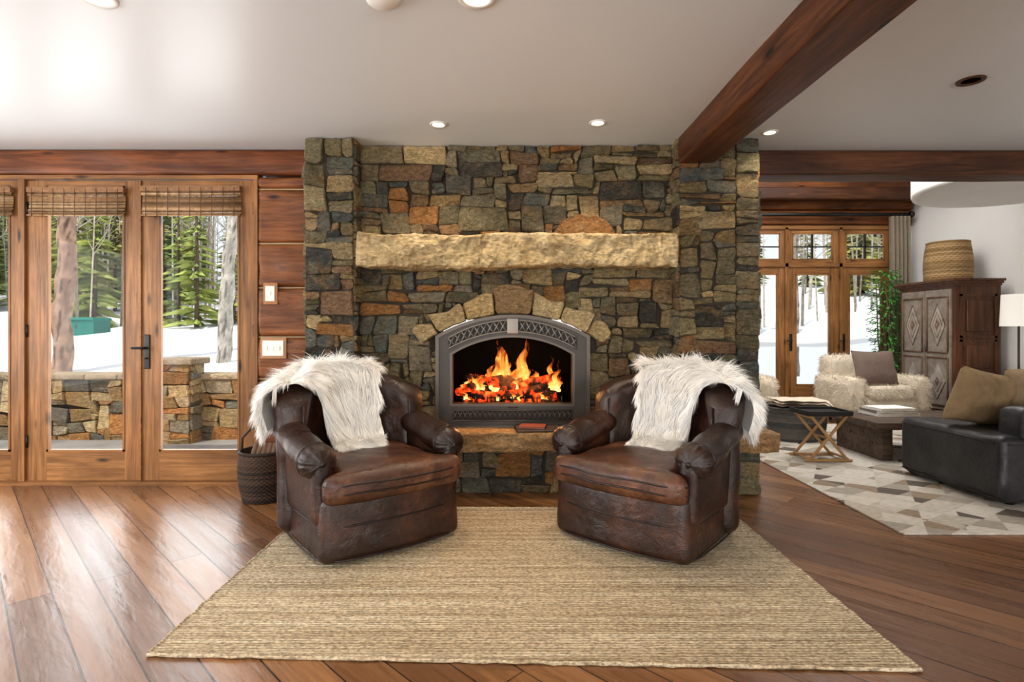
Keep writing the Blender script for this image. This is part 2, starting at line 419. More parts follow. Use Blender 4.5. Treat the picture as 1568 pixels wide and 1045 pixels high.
for k,(a0,a1) in enumerate(zip(cuts[:-1],cuts[1:])):
    key=(k==3)
    r0=1.19;th=[.13,.15,.165,.22,.165,.15,.13][k]
    def pos(a,b,a0=a0,a1=a1,r0=r0,th=th,k=k):
        t=math.radians(a0+(a1-a0)*a); 
        r=r0+(th+.02*math.sin(a*5+k*2))*b
        return (CX+r*math.sin(t),ZC+r*math.cos(t))
    c=(.26,.17,.09) if key else rng.choice(gold)
    stone(ar,(0,YC-.02,0),Vector((1,0,0)),Vector((0,0,1)),Vector((0,-1,0)),pos,(math.radians(a1-a0)*1.27,th),rng.uniform(.05,.06)+(.012 if key else 0),jit(c,.08,rng),rng)
ar.obj('arch_stones',stone_mat('arch_stone',1.15,.25),fp)
ex=MB()
def pos(a,b):
    x=.36+(a)*.52; top=.17*(1-abs(2*a-1)**2.8)+.02
    return (x,1.985+b*top)
stone(ex,(0,YC-.005,0),Vector((1,0,0)),Vector((0,0,1)),Vector((0,-1,0)),pos,(.5,.19),.035,(.27,.135,.055),rng,res=.025)
ex.rbox((.06,4.30,2.01),(.055,.045,.045),.02,(3,3,3),fn=lambda p:p+Vector((.01,.01,.01))*noise.noise(p*30),col=(.07,.045,.035))
ex.obj('accent_stones',M_stone,fp)
hs=MB()
def hf(p):
    n=noise.noise(Vector((p.x*4,p.y*5,p.z*16)))*.022+noise.noise(Vector((p.x*17,p.y*17,p.z*40)))*.014
    q=Vector(p)
    if p.y<-.08: q.y+=n*1.2
    if p.z<.05: q.z+=n*.6
    else: q.z+=n*.15
    return q
hs.rbox((.21,4.22,.42),(1.82,.135,.072),.012,(120,4,8),fn=hf,col=(.40,.25,.13))
hs.obj('hearth_slab',M_stone,fp)
mm,nt,b=new_mat('mantel_sandstone')
co=objco(nt); n1=nz(nt,co,5,6,.65,.8); n2=nz(nt,objco(nt,(1,1,2.5)),22,5,.7)
col=ramp(nt,n1,[(.28,(.30,.20,.09)),(.5,(.50,.37,.19)),(.72,(.60,.48,.29))])
v=nd(nt,'ShaderNodeTexVoronoi',{'Vector':co,'Scale':26.0})
col=mixc(nt,1.0,col,ramp(nt,n2,[(.3,.55),(.65,1.15)]),'MULTIPLY')
nt.links.new(col,b.inputs['Base Color']); b.inputs['Roughness'].default_value=.85; b.inputs['Specular IOR Level'].default_value=.15
ad=nd(nt,'ShaderNodeMath',{0:n2,1:v.outputs['Distance']},operation='ADD'); bump(nt,b,ad.outputs[0],1.0,.022)
mt=MB()
def mf(p):
    n=noise.noise(Vector((p.x*4,p.y*4,p.z*7+5)))*.028+noise.noise(Vector((p.x*13,p.y*13,p.z*15)))*.018+noise.noise(p*45)*.008
    q=Vector(p)
    if p.y<0: q.y+=n
    q.z+=n*.7+ .012*math.sin(p.x*3.1)*(1 if p.z<0 else .4)
    return q
mt.rbox((.08,4.24,1.855),(1.20,.145,.122),.02,(130,8,14),fn=mf,smooth=False)
mt.obj('stone_mantel',mm)
# ---- insert
M_metal=plain('bronze_metal',(.050,.041,.034),.48,.35,var=.2,vs=3)
M_metald=plain('bronze_dark',(.012,.011,.010),.6,.3)
ins=empty('fireplace_insert'); YI=4.375
def arcz(x,c0,z0,x0,x1,ztop):
    h=(x1-x0)/2; r=ztop-z0; R=(h*h+r*r)/(2*r); c=(x0+x1)/2
    return z0+math.sqrt(max(0,R*R-(x-c)**2))-(R-r)
def outline(x0,x1,zb,zs_,zt,n=40):
    pts=[]
    for i in range(12): pts.append((x0,zb+(zs_-zb)*i/12))
    for i in range(n+1):
        x=x0+(x1-x0)*i/n; pts.append((x,arcz(x,0,zs_,x0,x1,zt)))
    for i in range(1,13): pts.append((x1,zs_+(zb-zs_)*i/12))
    for i in range(1,24): pts.append((x1+(x0-x1)*i/24,zb))
    return pts
def ringplate(mb,A,B,y0,y1,mat):
    n=len(A);vs=[]
    for (x,z) in A: vs.append((x,y0,z))
    for (x,z) in B: vs.append((x,y0,z))
    for (x,z) in A: vs.append((x,y1,z))
    for (x,z) in B: vs.append((x,y1,z))
    fs=[]
    for i in range(n):
        j=(i+1)%n
        fs.append((i,j,n+j,n+i)); fs.append((n+i,n+j,3*n+j,3*n+i)); fs.append((2*n+i,2*n+j,j,i)); fs.append((3*n+i,3*n+j,2*n+j,2*n+i))
    mb.add(vs,fs,mat,False)
O=outline(-.552,.655,.49,1.208,1.374); I=outline(-.423,.521,.677,1.064,1.198)
mb=MB(); ringplate(mb,O,I,YI-.03,YI+.06,0)
ringplate(mb,outline(-.556,.659,.486,1.21,1.378),outline(-.528,.631,.508,1.195,1.352),YI-.045,YI-.02,2)
ringplate(mb,outline(-.442,.540,.658,1.072,1.215),outline(-.423,.521,.677,1.064,1.198),YI-.045,YI-.02,2)
def arc_band(mb,x0,x1,f0,f1,y,mat,n=40):
    vs=[];fs=[]
    for i in range(n+1):
        x=x0+(x1-x0)*i/n
        vs+=[(x,y,f0(x)),(x,y,f1(x)),(x,y+.01,f0(x)),(x,y+.01,f1(x))]
    for i in range(n):
        a=i*4;b_=a+4
        fs+=[(a,b_,b_+1,a+1),(a+1,b_+1,b_+3,a+3),(a+2,b_+2,b_,a)]
    fs+=[(0,1,3,2),(n*4,n*4+2,n*4+3,n*4+1)]
    mb.add(vs,fs,mat)
def bandlo(x): return arcz(x,0,1.105,-.46,.563,1.245)
def bandhi(x): return arcz(x,0,1.19,-.46,.563,1.335)
arc_band(mb,-.455,.558,bandlo,bandhi,YI-.036,1)
n=20
for i in range(n):
    xa=-.455+1.013*i/n; xb=-.455+1.013*(i+1)/n
    mb.tube([(xa,YI-.04,bandlo(xa)),(xb,YI-.04,bandhi(xb))],.006,5,3); mb.tube([(xb,YI-.04,bandlo(xb)),(xa,YI-.04,bandhi(xa))],.006,5,3)
for f in (bandlo,bandhi):
    mb.tube([(-.455+1.013*i/30,YI-.042,f(-.455+1.013*i/30)) for i in range(31)],.0075,6,3)
mb.rbox((CX,YI-.045,1.29),(.045,.012,.06),.006,(1,1,1),mat=3)
arc_band(mb,-.42,.52,lambda x:.545,lambda x:.625,YI-.036,1)
n=24
for i in range(n):
    xa=-.42+.94*i/n; xb=-.42+.94*(i+1)/n
    mb.tube([(xa,YI-.04,.545),(xb,YI-.04,.625)],.005,5,2); mb.tube([(xb,YI-.04,.545),(xa,YI-.04,.625)],.005,5,2)
for z in (.545,.625): mb.tube([(-.42,YI-.042,z),(.52,YI-.042,z)],.007,6,2)
mb.tube([(CX-.035,YI-.045,.652),(CX-.035,YI-.075,.652),(CX+.035,YI-.075,.652),(CX+.035,YI-.045,.652)],.005,6,1)
mb.obj('metal_surround',[M_metal,M_metald,plain('bronze_trim',(.085,.068,.054),.42,.5,var=.15,vs=3),plain('pewter_metal',(.20,.175,.145),.4,.5,var=.1,vs=3)],ins)
mb=MB()
x0,x1,z0,z1,y0,y1=-.47,.57,.62,1.25,4.43,4.95
mb.add([(x0,y0,z0),(x1,y0,z0),(x1,y1,z0),(x0,y1,z0),(x0,y0,z1),(x1,y0,z1),(x1,y1,z1),(x0,y1,z1)],[(0,1,2,3),(7,6,5,4),(3,2,6,7),(0,3,7,4),(2,1,5,6)],0)
mb.obj('firebox',M_black,ins)
# fire
M_log_b,nt,b=new_mat('burning_log')
co=objco(nt); n=nz(nt,co,14,5,.6,.5)
nt.links.new(ramp(nt,n,[(.3,(.008,.005,.004)),(.7,(.06,.03,.018))]),b.inputs['Base Color']); b.inputs['Roughness'].default_value=.9; b.inputs['Specular IOR Level'].default_value=.1
nt.links.new(ramp(nt,nz(nt,co,10,4,.6,.3),[(.50,(0,0,0)),(.60,(1,.05,.004)),(.76,(1,.34,.05))]),b.inputs['Emission Color']); b.inputs['Emission Strength'].default_value=1.9
bump(nt,b,n,.8,.02)
M_flame,nt,b=new_mat('flame'); nt.nodes.remove(b); out=nt.nodes['Material Output']
a=nd(nt,'ShaderNodeAttribute',attribute_name='col'); sep=nd(nt,'ShaderNodeSeparateColor',{0:a.outputs['Color']})
n=nz(nt,objco(nt,(1,1,.40)),20,4,.55,1.0)
t=nd(nt,'ShaderNodeMath',{0:n,1:.5},operation='SUBTRACT'); t2=nd(nt,'ShaderNodeMath',{0:t.outputs[0],1:1.5,2:sep.outputs[0]},operation='MULTIPLY_ADD')
col=ramp(nt,t2.outputs[0],[(.0,(1,.72,.28)),(.30,(1,.45,.08)),(.62,(.95,.17,.016)),(.9,(.45,.025,.002))])
al=ramp(nt,t2.outputs[0],[(.0,.7),(.32,.5),(.62,.20),(.85,0.0)])
em=nd(nt,'ShaderNodeEmission',{'Color':col,'Strength':2.0}); tr=nd(nt,'ShaderNodeBsdfTransparent')
mx=nd(nt,'ShaderNodeMixShader',{0:al,1:tr.outputs[0],2:em.outputs[0]}); nt.links.new(mx.outputs[0],out.inputs[0])
fire=empty('log_fire')
mb=MB(); rr=random.Random(3)
def logm(p0,p1,r):
    p0=Vector(p0);p1=Vector(p1);pts=[];rad=[]
    for i in range(13):
        t=i/12;p=p0.lerp(p1,t);p+=Vector((0,noise.noise(p*7)*.02,noise.noise(p*9+Vector((5,0,0)))*.02));pts.append(p);rad.append(r*(1+.2*noise.noise(p*16))*(.8 if i in(0,12) else 1))
    mb.tube(pts,rad,10,0)
logm((-.36,4.62,.76),(.30,4.68,.74),.05);logm((-.28,4.54,.72),(.42,4.56,.73),.04);logm((-.34,4.66,.86),(.08,4.54,.78),.036);logm((.10,4.54,.79),(.45,4.62,.88),.04);logm((-.15,4.58,.83),(.30,4.62,.84),.042);logm((-.05,4.50,.74),(.12,4.66,.93),.03);logm((-.26,4.52,.80),(-.41,4.6,.74),.034);logm((.14,4.5,.74),(.34,4.58,.80),.03)
for i in range(110):
    p=Vector((rr.uniform(-.36,.45),rr.uniform(4.48,4.72),.66+rr.uniform(0,.03)))
    mb.rbox(p,(rr.uniform(.012,.03),.018,.014),.008,(1,1,1),col=(1,1,1))
mb.obj('logs',M_log_b,fire)
mb=MB()
for k in range(9):
    x=-.35+.1*k
    mb.tube([(x,4.46,.72),(x,4.46,.66),(x,4.74,.66)],.007,6,0)
mb.tube([(-.38,4.46,.66),(.48,4.46,.66)],.008,6,0); mb.obj('grate',M_iron,fire)
mb=MB()
def tongue(x,y,z,h,w,sd):
    r=random.Random(sd); ph=r.uniform(0,6); bend=r.uniform(-.2,.2)*h
    def fn(u,v):
        a=2*PI*u; ww=w*(math.sin(PI*min(1,(v*.8+.2))**1.0)*.9+.05)*(1-v)**.45
        ox=bend*v*v+.03*math.sin(v*7+ph)*v+.018*math.sin(v*15+ph*2)*v
        return Vector((x+ox+ww*math.cos(a),y+ww*.35*math.sin(a),z+h*v))
    mb.grid(fn,10,20,0,True,closeu=True,colfn=lambda u,v:(v,0,0))
for (x,h,w) in [(-.03,.49,.05),(-.05,.36,.05),(.01,.30,.05),(.13,.46,.055),(.16,.34,.045),(-.13,.26,.04),(-.24,.17,.035),(-.33,.12,.028),(.07,.26,.05),(.28,.18,.03),(.40,.30,.035),(.36,.2,.035),(-.08,.22,.05),(.22,.16,.045),(-.19,.14,.045),(.44,.14,.03),(.0,.14,.06),(.10,.16,.06)]:
    for q in range(3):
        tongue(x+rr.uniform(-.03,.03),4.60+rr.uniform(-.05,.06),.76+rr.uniform(-.02,.04),h*(1-.25*q),w*(1-.25*q),rr.randint(0,9999))
for q in range(14):
    tongue(rr.uniform(-.36,.44),4.5+rr.uniform(-.01,.03),.67+rr.uniform(0,.03),rr.uniform(.04,.09),rr.uniform(.012,.022),rr.randint(0,9999))
mb.obj('flames',M_flame,fire)
mb=MB()
def book(mb,c,w,d,h,rz,col,page=(.85,.8,.7)):
    M=Matrix.Translation(c)@Matrix.Rotation(rz,4,'Z')
    mb.box((-w/2,-d/2,0),(w/2,d/2,.003),0,col,M); mb.box((-w/2,-d/2,h-.003),(w/2,d/2,h),0,col,M); mb.box((-w/2,-d/2,0),(-w/2+.004,d/2,h),0,col,M)
    mb.box((-w/2+.004,-d/2+.004,.003),(w/2-.004,d/2-.004,h-.003),0,page,M)
book(mb,(.24,4.205,.499),.34,.19,.018,.1,(.04,.03,.03),(.2,.12,.08)); book(mb,(.20,4.20,.518),.20,.16,.014,-.15,(.18,.045,.03),(.3,.15,.1))
mb.obj('hearth_books',M_attr)
# ------------------------------------------------------------------ beams / ceiling fixtures
mb=MB()
def bf(p): return Vector((p.x+.008*noise.noise(Vector((p.y*2,p.z*5,1))),p.y,p.z+(.008*noise.noise(Vector((p.y*2.3,p.x*5,4))) if p.z<0 else 0)))
mb.rbox((1.445,-.35,2.625),(.135,4.56,.105),.02,(3,60,3),fn=bf); mb.obj('ceiling_beam',M_beam)
mb=MB(); mb.rbox((4.25,4.60,2.62),(2.36,.12,.10),.02,(40,3,3),fn=lambda p:Vector((p.x,p.y,p.z+(.008*noise.noise(Vector((p.x*2.3,p.y*5,4))) if p.z<0 else 0)))); mb.obj('header_beam',M_beamx)
M_lamp=plain('lamp_glow',(1,.9,.75),.5,var=0,emis=(1,.85,.62),es=14)
def can(x,y,on=True,r=.05,e=32):
    mb=MB()
    mb.lathe([(r*1.45,CEIL-.001),(r*1.4,CEIL-.008),(r*1.05,CEIL-.008),(r*.9,CEIL-.001),(r*1.45,CEIL-.001)],(x,y,0),24,0)
    mb.lathe([(0.0001,CEIL-.002),(r*.9,CEIL-.002)],(x,y,0),20,1)
    o=mb.obj('recessed_light',[M_whitep if on else M_beam,M_lamp if on else M_black])
    if on:
        L=bpy.data.lights.new('downlight','SPOT'); L.energy=e; L.color=(1,.82,.60); L.spot_size=math.radians(105); L.spot_blend=.7; L.shadow_soft_size=.05
        lo=bpy.data.objects.new('downlight',L); lo.location=(x,y,CEIL-.03); S.collection.objects.link(lo); lo.parent=o
can(-.482,3.92,r=.042,e=58);can(.645,3.89,r=.042,e=58);can(-1.80,2.42,r=.06);can(-.13,2.42,r=.06,e=46);can(2.72,3.23,False,.05);can(1.95,4.08,True,.04,16);can(3.55,3.6,False,.05)
can(-2.2,0);can(0,0);can(3.2,0.2,e=50);can(-1,-2.5);can(2.5,-2.5)  # unseen cans added outside the view to light the room
mb=MB(); mb.lathe([(.0001,CEIL-.03),(.06,CEIL-.03),(.072,CEIL-.02),(.08,CEIL)],(-.54,2.42,0),28); mb.obj('smoke_detector',M_whitep)
# ------------------------------------------------------------------ jute rug
m,nt,b=new_mat('jute_rug'); co=objco(nt)
sx=nz(nt,objco(nt,(.25,10,1)),3,4,.6); fine=nz(nt,objco(nt,(3,60,1)),3,3,.6); spk=nz(nt,objco(nt,(1,1.6,1)),60,2,.6)
col=ramp(nt,sx,[(.3,(.42,.315,.195)),(.5,(.60,.475,.315)),(.7,(.74,.63,.45))])
col=mixc(nt,1.0,col,ramp(nt,fine,[(.3,.66),(.7,1.15)]),'MULTIPLY'); col=mixc(nt,1.0,col,ramp(nt,spk,[(.3,.45),(.65,1.2)]),'MULTIPLY')
nt.links.new(col,b.inputs['Base Color']); b.inputs['Roughness'].default_value=.95; b.inputs['Specular IOR Level'].default_value=.05
wv=nd(nt,'ShaderNodeTexWave',{'Vector':co,'Scale':18.0,'Distortion':1.2,'Detail':2.0},bands_direction='Y')
s=nd(nt,'ShaderNodeMath',{0:wv.outputs['Fac'],1:.7,2:spk},operation='MULTIPLY_ADD'); bump(nt,b,s.outputs[0],.9,.010)
mb=MB()
C=[(-1.38,2.125),(1.525,2.03),(1.53,3.86),(-1.37,3.88)]
def rugf(u,v,zz=.012):
    x=(C[0][0]*(1-u)+C[1][0]*u)*(1-v)+(C[3][0]*(1-u)+C[2][0]*u)*v; y=(C[0][1]*(1-u)+C[1][1]*u)*(1-v)+(C[3][1]*(1-u)+C[2][1]*u)*v
    e=.010
    if u in(0,1): x+=e*noise.noise(Vector((0,v*30,u)))
    if v in(0,1): y+=e*noise.noise(Vector((u*40,v,3)))
    return Vector((x,y,zz+.0015*noise.noise(Vector((x*5,y*5,0)))))
mb.grid(rugf,120,80)
per=[rugf(i/80,0) for i in range(81)]+[rugf(1,i/50) for i in range(1,51)]+[rugf(1-i/80,1) for i in range(1,81)]+[rugf(0,1-i/50) for i in range(1,50)]
per=[Vector((p.x,p.y,.0085)) for p in per]; mb.tube(per+[per[0]],.008,6)
mb.obj('jute_rug',m)
# ------------------------------------------------------------------ leather armchairs
def leather(name,dark,mid,light,rough=.32):
    m,nt,b=new_mat(name); co=objco(nt)
    n=nz(nt,co,2.8,6,.68,.5)
    col=ramp(nt,n,[(.35,dark),(.52,mid),(.72,light)])
    n3=ramp(nt,nz(nt,co,30,5,.72,.6),[(.3,.55),(.7,1.35)]); col=mixc(nt,1.0,col,n3,'MULTIPLY')
    nt.links.new(col,b.inputs['Base Color']); b.inputs['Specular IOR Level'].default_value=.45
    nt.links.new(ramp(nt,nz(nt,co,8),[(.3,rough-.06),(.7,rough+.12)]),b.inputs['Roughness'])
    v=nd(nt,'ShaderNodeTexVoronoi',{'Vector':co,'Scale':110.0},feature='DISTANCE_TO_EDGE')
    w=nz(nt,co,11,6,.68,2.2)
    h=nd(nt,'ShaderNodeMath',{0:v.outputs['Distance'],1:.15,2:w},operation='MULTIPLY_ADD'); bump(nt,b,h.outputs[0],.42,.013)
    return m
M_leather=leather('brown_leather',(.011,.0042,.0028),(.026,.009,.0048),(.090,.027,.011),.30)
M_leather2=leather('brown_leather_worn',(.024,.009,.0045),(.075,.025,.011),(.19,.075,.032),.32)
M_welt=plain('leather_welt',(.012,.005,.004),.4)
m,nt,b=new_mat('sheepskin_wool'); 
nt.links.new(ramp(nt,nz(nt,objco(nt),9,3),[(.3,(.94,.91,.86)),(.6,(.98,.97,.95))]),b.inputs['Base Color']); b.inputs['Roughness'].default_value=.9; b.inputs['Specular IOR Level'].default_value=.1
M_wool=m
def strands(mb,samples,wd,rng,seg=4,grav=.8,clump=16,curl=.5,lift=.75):
    for p,nrm,fl,L in samples:
        nv=noise.noise_vector(p*clump)
        d=(nrm*lift+fl*.7+nv*curl+Vector((rng.uniform(-.25,.25),rng.uniform(-.25,.25),rng.uniform(-.25,.25)))).normalized()
        side=d.cross(Vector((rng.uniform(-1,1),rng.uniform(-1,1),rng.uniform(-1,1)))).normalized()
        q=p.copy(); vs=[];fs=[]
        for i in range(seg+1):
            w=wd*(1-(i/seg)**2*.95)
            vs+= [q-side*w*.5,q+side*w*.5]
            d=(d+Vector((0,0,-grav/seg))+nv*.12).normalized(); q=q+d*(L/seg)
        for i in range(seg): fs.append((2*i,2*i+1,2*i+3,2*i+2))
        mb.add(vs,fs,0,True)
R0=.435
def bend(ax,py,z):
    ext=0
    if py<-.14: ext=py+.14; py=-.14
    a=ax/R0
    s=ax/.56
    zz=z
    if z>.3: zz=.3+(z-.3)*(1-.17*s*s)
    rec=max(0,z-.45)*.16
    return Vector(((R0+py)*math.sin(a),-.07+(R0+py)*math.cos(a)+ext+rec*math.cos(a),zz))
def armchair(loc,rz,mir,seed):
    e=empty('leather_armchair',loc,rz); e.scale=(1.04,1.04,1.01)
    def B(name,fill,mat):
        mb=MB(); fill(mb); o=mb.obj(name,mat); o.parent=e; return o
    def basef(p):
        x,y,z=p
        k=1-.10*max(0,y/.42)**2.2
        if y<0: y-=.045*(1-(x/.42)**2)*(-y/.42)
        k2=1-.03*(z+.15)/.3
        return Vector((x*k*k2,y*k2,z))
    def base(mb):
        mb.rbox((0,.0,.185),(.415,.42,.175),.05,(10,10,5),fn=lambda p:basef(p)+Vector((.006,.006,0))*noise.noise(Vector((p.x*5,p.y*5,p.z*9+seed))))
        for zz,g in ((.325,.0),(.205,.012),(.03,.006)):
            pts=[]
            for i in range(64):
                a=2*PI*i/64; c_,s_=math.cos(a),math.sin(a)
                ex=2/7
                x=math.copysign(abs(c_)**ex,c_)*.415; y=math.copysign(abs(s_)**ex,s_)*.42
                q=basef(Vector((x,y,zz-.185))); q.x*=1.003+g*.2;q.y*=1.003+g*.2; pts.append(Vector((q.x,q.y,zz)))
            pts.append(pts[0]); mb.tube(pts,.0055,6,1)
        for sx in(-1,1):
            for sy in(-.34,.3): mb.lathe([(0,0),(.028,0),(.032,.02),(.03,.05)],(sx*.30,sy,0),12,1)
    B('base',base,[M_leather,M_welt])
    def backp(mb):
        def f(p):
            t=max(0,(abs(p.x)-.36)/.2)
            g=min(1,max(0,(p.z-.2)*6))
            q=bend(p.x,p.y*(1+.28*g),p.z+.495-.05*t*t*(p.z>0))
            q+=Vector((1,1,1))*.010*noise.noise(Vector((p.x*7,p.y*3,p.z*4+seed)))
            return q
        mb.rbox((0,0,0),(.54,.085,.465),.08,(26,3,16),fn=f)
        mb.tube([bend(-.50+1.0*i/30,.10,.935-.03*abs(-1+2*i/30)**4) for i in range(31)],.006,6,1)
        for sx in (-1,1): mb.tube([bend(sx*.53,-.075,z_) for z_ in (.50,.6,.75,.86)],.006,6,1)
    B('back',backp,[M_leather,M_welt])
    def arm(sx):
        def g(mb):
            mb.rbox((sx*.370,-.08,.39),(.055,.30,.19),.04,(3,8,5),fn=lambda p:Vector((p.x+sx*.018*(p.z+.2)/.4,p.y,p.z)))
            L0=.24;L1=-.385
            def fn(u,v):
                a=2*PI*u; y=L0+(L1-L0)*v
                R=.080+.018*v+.003*math.sin(v*19+seed)
                cap=1
                if v>.86:
                    q=(v-.86)/.14; cap=math.sqrt(max(0,1-q**2.4))
                    R*=1+.045*math.cos(a*15)*min(1,q*2.2)*(1-q*.3)
                cx_=sx*(.378+.022*math.sin(v*2.5)); cz_=.575+.045*math.cos(v*PI*.9)
                r=R*cap
                return Vector((cx_+r*math.cos(a)*1.02,y+(.004*noise.noise(Vector((a*2,v*9,seed)))),cz_+r*math.sin(a)*.97+.005*noise.noise(Vector((a,v*7,seed+3)))))
            mb.grid(fn,60,44,0,True,closeu=True)
            v0=.86
            pts=[fn(i/40,v0)*1.0 for i in range(41)]
            mb.tube(pts,.0055,6,1)
            p=fn(0,1.0)
            mb.lathe([(0,-.004),(.016,-.004),(.012,.006),(0,.009)],(0,0,0),12,1,M=Matrix.Translation(p+Vector((0,.002,0)))@Matrix.Rotation(PI/2,4,'X'))
        return g
    B('arm_left',arm(-1),[M_leather,M_welt]); B('arm_right',arm(1),[M_leather,M_welt])
    def cushf(p):
        x,y,z=p
        t=min(1,max(0,(-y-.245)/.06)); t=t*t*(3-2*t)
        k=.765+.235*t
        if y<0: y-=.035*(1-(x/.41)**2)*(-y/.34)
        cr=(1-(x/.42)**2)*(1-(p[1]/.36)**2)
        z=z+(.030*cr if z>0 else 0)+.010*noise.noise(Vector((x*6,y*6,z*3+seed)))+.004*noise.noise(Vector((x*17,y*17,z*3+seed)))
        return Vector((x*k,y,z))
    def cush(mb):
        mb.rbox((0,-.11,.40),(.41,.355,.082),.062,(22,24,3),fn=cushf)
        for zz in(-.03,.045):
            pts=[]
            for i in range(40):
                t=i/39; x=-.41+.82*t
                pts.append(cushf(Vector((x*.99,-.355+.04*abs(2*t-1)**8,zz*.6)))+Vector((0,-.112,.40)))
            mb.tube(pts,.0055,6,1)
    B('seat_cushion',cush,[M_leather2,M_welt])
    rng=random.Random(seed)
    path=[(.135,.66),(.15,.82),(.135,.935),(.06,1.0),(-.05,1.0),(-.12,.93),(-.145,.78),(-.15,.62),(-.20,.53),(-.33,.512),(-.42,.508)]
    cen=[-.27,-.25,-.21,-.15,-.10,-.05,.0,.02,.02,.0,.0]
    hw=[.18,.26,.32,.36,.355,.33,.30,.28,.25,.19,.11]
    def ip(arr,v):
        f=v*(len(arr)-1);i=min(int(f),len(arr)-2);t=f-i
        if isinstance(arr[0],tuple): return tuple(arr[i][k]*(1-t)+arr[i+1][k]*t for k in range(2))
        return arr[i]*(1-t)+arr[i+1]*t
    def sk(u,v):
        py,z=ip(path,v); s=u*2-1
        return bend((ip(cen,v)*mir+ip(hw,v)*s*(1+.08*noise.noise(Vector((v*7,s*2,seed))))),py,z)
    mbb=MB(); mbb.grid(sk,20,40)
    smp=[]
    for i in range(25000):
        u=rng.random();v=rng.random()*.95
        if rng.random()<.15: u=rng.choice([0,1])*1.0
        p=sk(u,v); du=sk(min(1,u+.01),v)-sk(max(0,u-.01),v); dv=sk(u,min(1,v+.01))-sk(u,max(0,v-.01))
        nn=du.cross(dv)
        if nn.length<1e-9: continue
        nn.normalize()
        py,z=ip(path,v)
        want=(bend(0,py-.01 if py<0 else py+.01,z)-bend(0,py,z)) if abs(py)>.06 else Vector((0,0,1))
        if v>.78: want=Vector((0,-.1,1))
        if nn.dot(want)<0: nn=-nn
        fl=dv.normalized()*(1 if v>.36 else -1)+du.normalized()*(u-.5)*.9
        smp.append((p,nn,fl.normalized(),rng.uniform(.08,.14)*(1-.35*(v>.75))*(.85 if v<.3 else 1)))
    strands(mbb,smp,.0033,rng,5,1.25,13,.5,.85)
    o=mbb.obj('sheepskin_throw',M_wool); o.parent=e
    return e
armchair((-.885,3.45,.014),math.radians(38),1,21)
armchair((.905,3.45,.014),math.radians(-41),-1,22)
# ------------------------------------------------------------------ wicker basket by the doors
def basket(name,c,r0,r1,h,cols,mat,rows=26,stakes=30,open_=True):
    mb=MB(); n=stakes*4
    def fn(u,v):
        a=2*PI*u; r=r0+(r1-r0)*v+.02*math.sin(v*PI)
        row=int(v*rows*1.0)
        r+=.006*math.sin(a*stakes+row*PI)*1+.004*math.cos(v*rows*2*PI)
        return Vector((c[0]+r*math.cos(a),c[1]+r*math.sin(a),c[2]+.005+h*v))
    rg=random.Random(5); rc=[jit(rg.choice(cols),.15,rg) for _ in range(rows+1)]
    mb.grid(fn,n,rows*3,0,True,closeu=True,colfn=lambda u,v:rc[int(v*rows)])
    if open_: mb.grid(lambda u,v:Vector((c[0]+(r0+(r1-r0)*v-.012)*math.cos(2*PI*u),c[1]+(r0+(r1-r0)*v-.012)*math.sin(2*PI*u),c[2]+h*v)),30,6,0,True,col=cols[0],closeu=True)
    mb.lathe([(0.001,.004),(r0,.004)],c,30,0,cols[0])
    ring=[Vector((c[0]+r1*math.cos(a),c[1]+r1*math.sin(a),c[2]+h)) for a in [2*PI*i/40 for i in range(41)]]
    mb.tube(ring,.013,8,0,cols[-1])
    return mb
mb=basket('b',(-1.80,4.10,0),.14,.165,.36,[(.035,.02,.012),(.055,.03,.018),(.022,.013,.009)],M_attr)
mb.tube([(-1.965,4.10,.34),(-1.95,4.08,.46),(-1.88,4.06,.53),(-1.80,4.05,.55),(-1.72,4.06,.53),(-1.65,4.08,.46),(-1.635,4.10,.34)],.010,8,0,(.05,.03,.02))
for k in range(5): mb.tube([(-1.88+.04*k,4.04,.24),(-1.87+.035*k,4.15,.40)],[.028,.024],9,0,(.12,.07,.045))
mb.obj('wicker_basket',M_attr)
# ------------------------------------------------------------------ LIVING ROOM (right)
YF=9.0
mb=MB()
leafs=[(2.55,3.40,2.75,3.20),(3.46,4.54,3.66,4.42),(4.58,5.42,4.72,5.27),(5.46,6.26,5.59,6.12)]
for x0,x1,g0,g1 in leafs:
    leaf(mb,x0,x1,.02,2.29,YF,g0,g1,.355,2.165)
    leaf(mb,x0,x1,2.33,2.90,YF,g0-.05,g1+.05,2.40,2.83)
    cx=(g0+g1)/2; mb.box((cx-.012,YF-.004,2.40),(cx+.012,YF+.03,2.83),3); mb.box((g0-.05,YF-.004,2.60),(g1+.05,YF+.03,2.62),3)
mb.box((2.5,YF-.03,2.28),(6.30,YF+.06,2.34),1); mb.box((2.5,YF-.03,2.89),(6.32,YF+.06,2.95),1)
for x in (2.5,3.40,4.54,5.42,6.26): mb.box((x,YF-.03,0),(x+.05,YF+.07,2.92),0)
lever(mb,5.50,1.05,YF,3,1); lever(mb,4.64,1.05,YF,3,1)
mb.obj('door_4',dm)
mb=MB()
for i,(a,b_) in enumerate([(2.96,3.2),(3.2,3.46),(3.46,3.75),(3.75,4.05),(4.05,4.39)]): mb.rbox((4.3,YF+.06,(a+b_)/2),(2.29,.13,(b_-a)/2-.006),.04,(20,2,3))
mb.box((2.0,YF+.02,2.96),(6.62,YF+.15,4.4),0); mb.obj('wall_above_doors',[M_log,M_white])
mb=MB(); mb.box((2.0,YF+.02,0),(2.48,YF+.15,2.95),0); mb.obj('wall_back_left_return',M_log)
mb=MB(); mb.box((6.33,YF,0),(6.62,YF+.15,2.95),0); mb.obj('wall_back_right_return',M_white)
mb=MB(); mb.tube([(3.0,YF-.18,3.10),(6.45,YF-.18,3.10)],.03,10); mb.tube([(6.45,YF-.18,3.10),(6.50,YF-.18,3.10)],.05,10); 
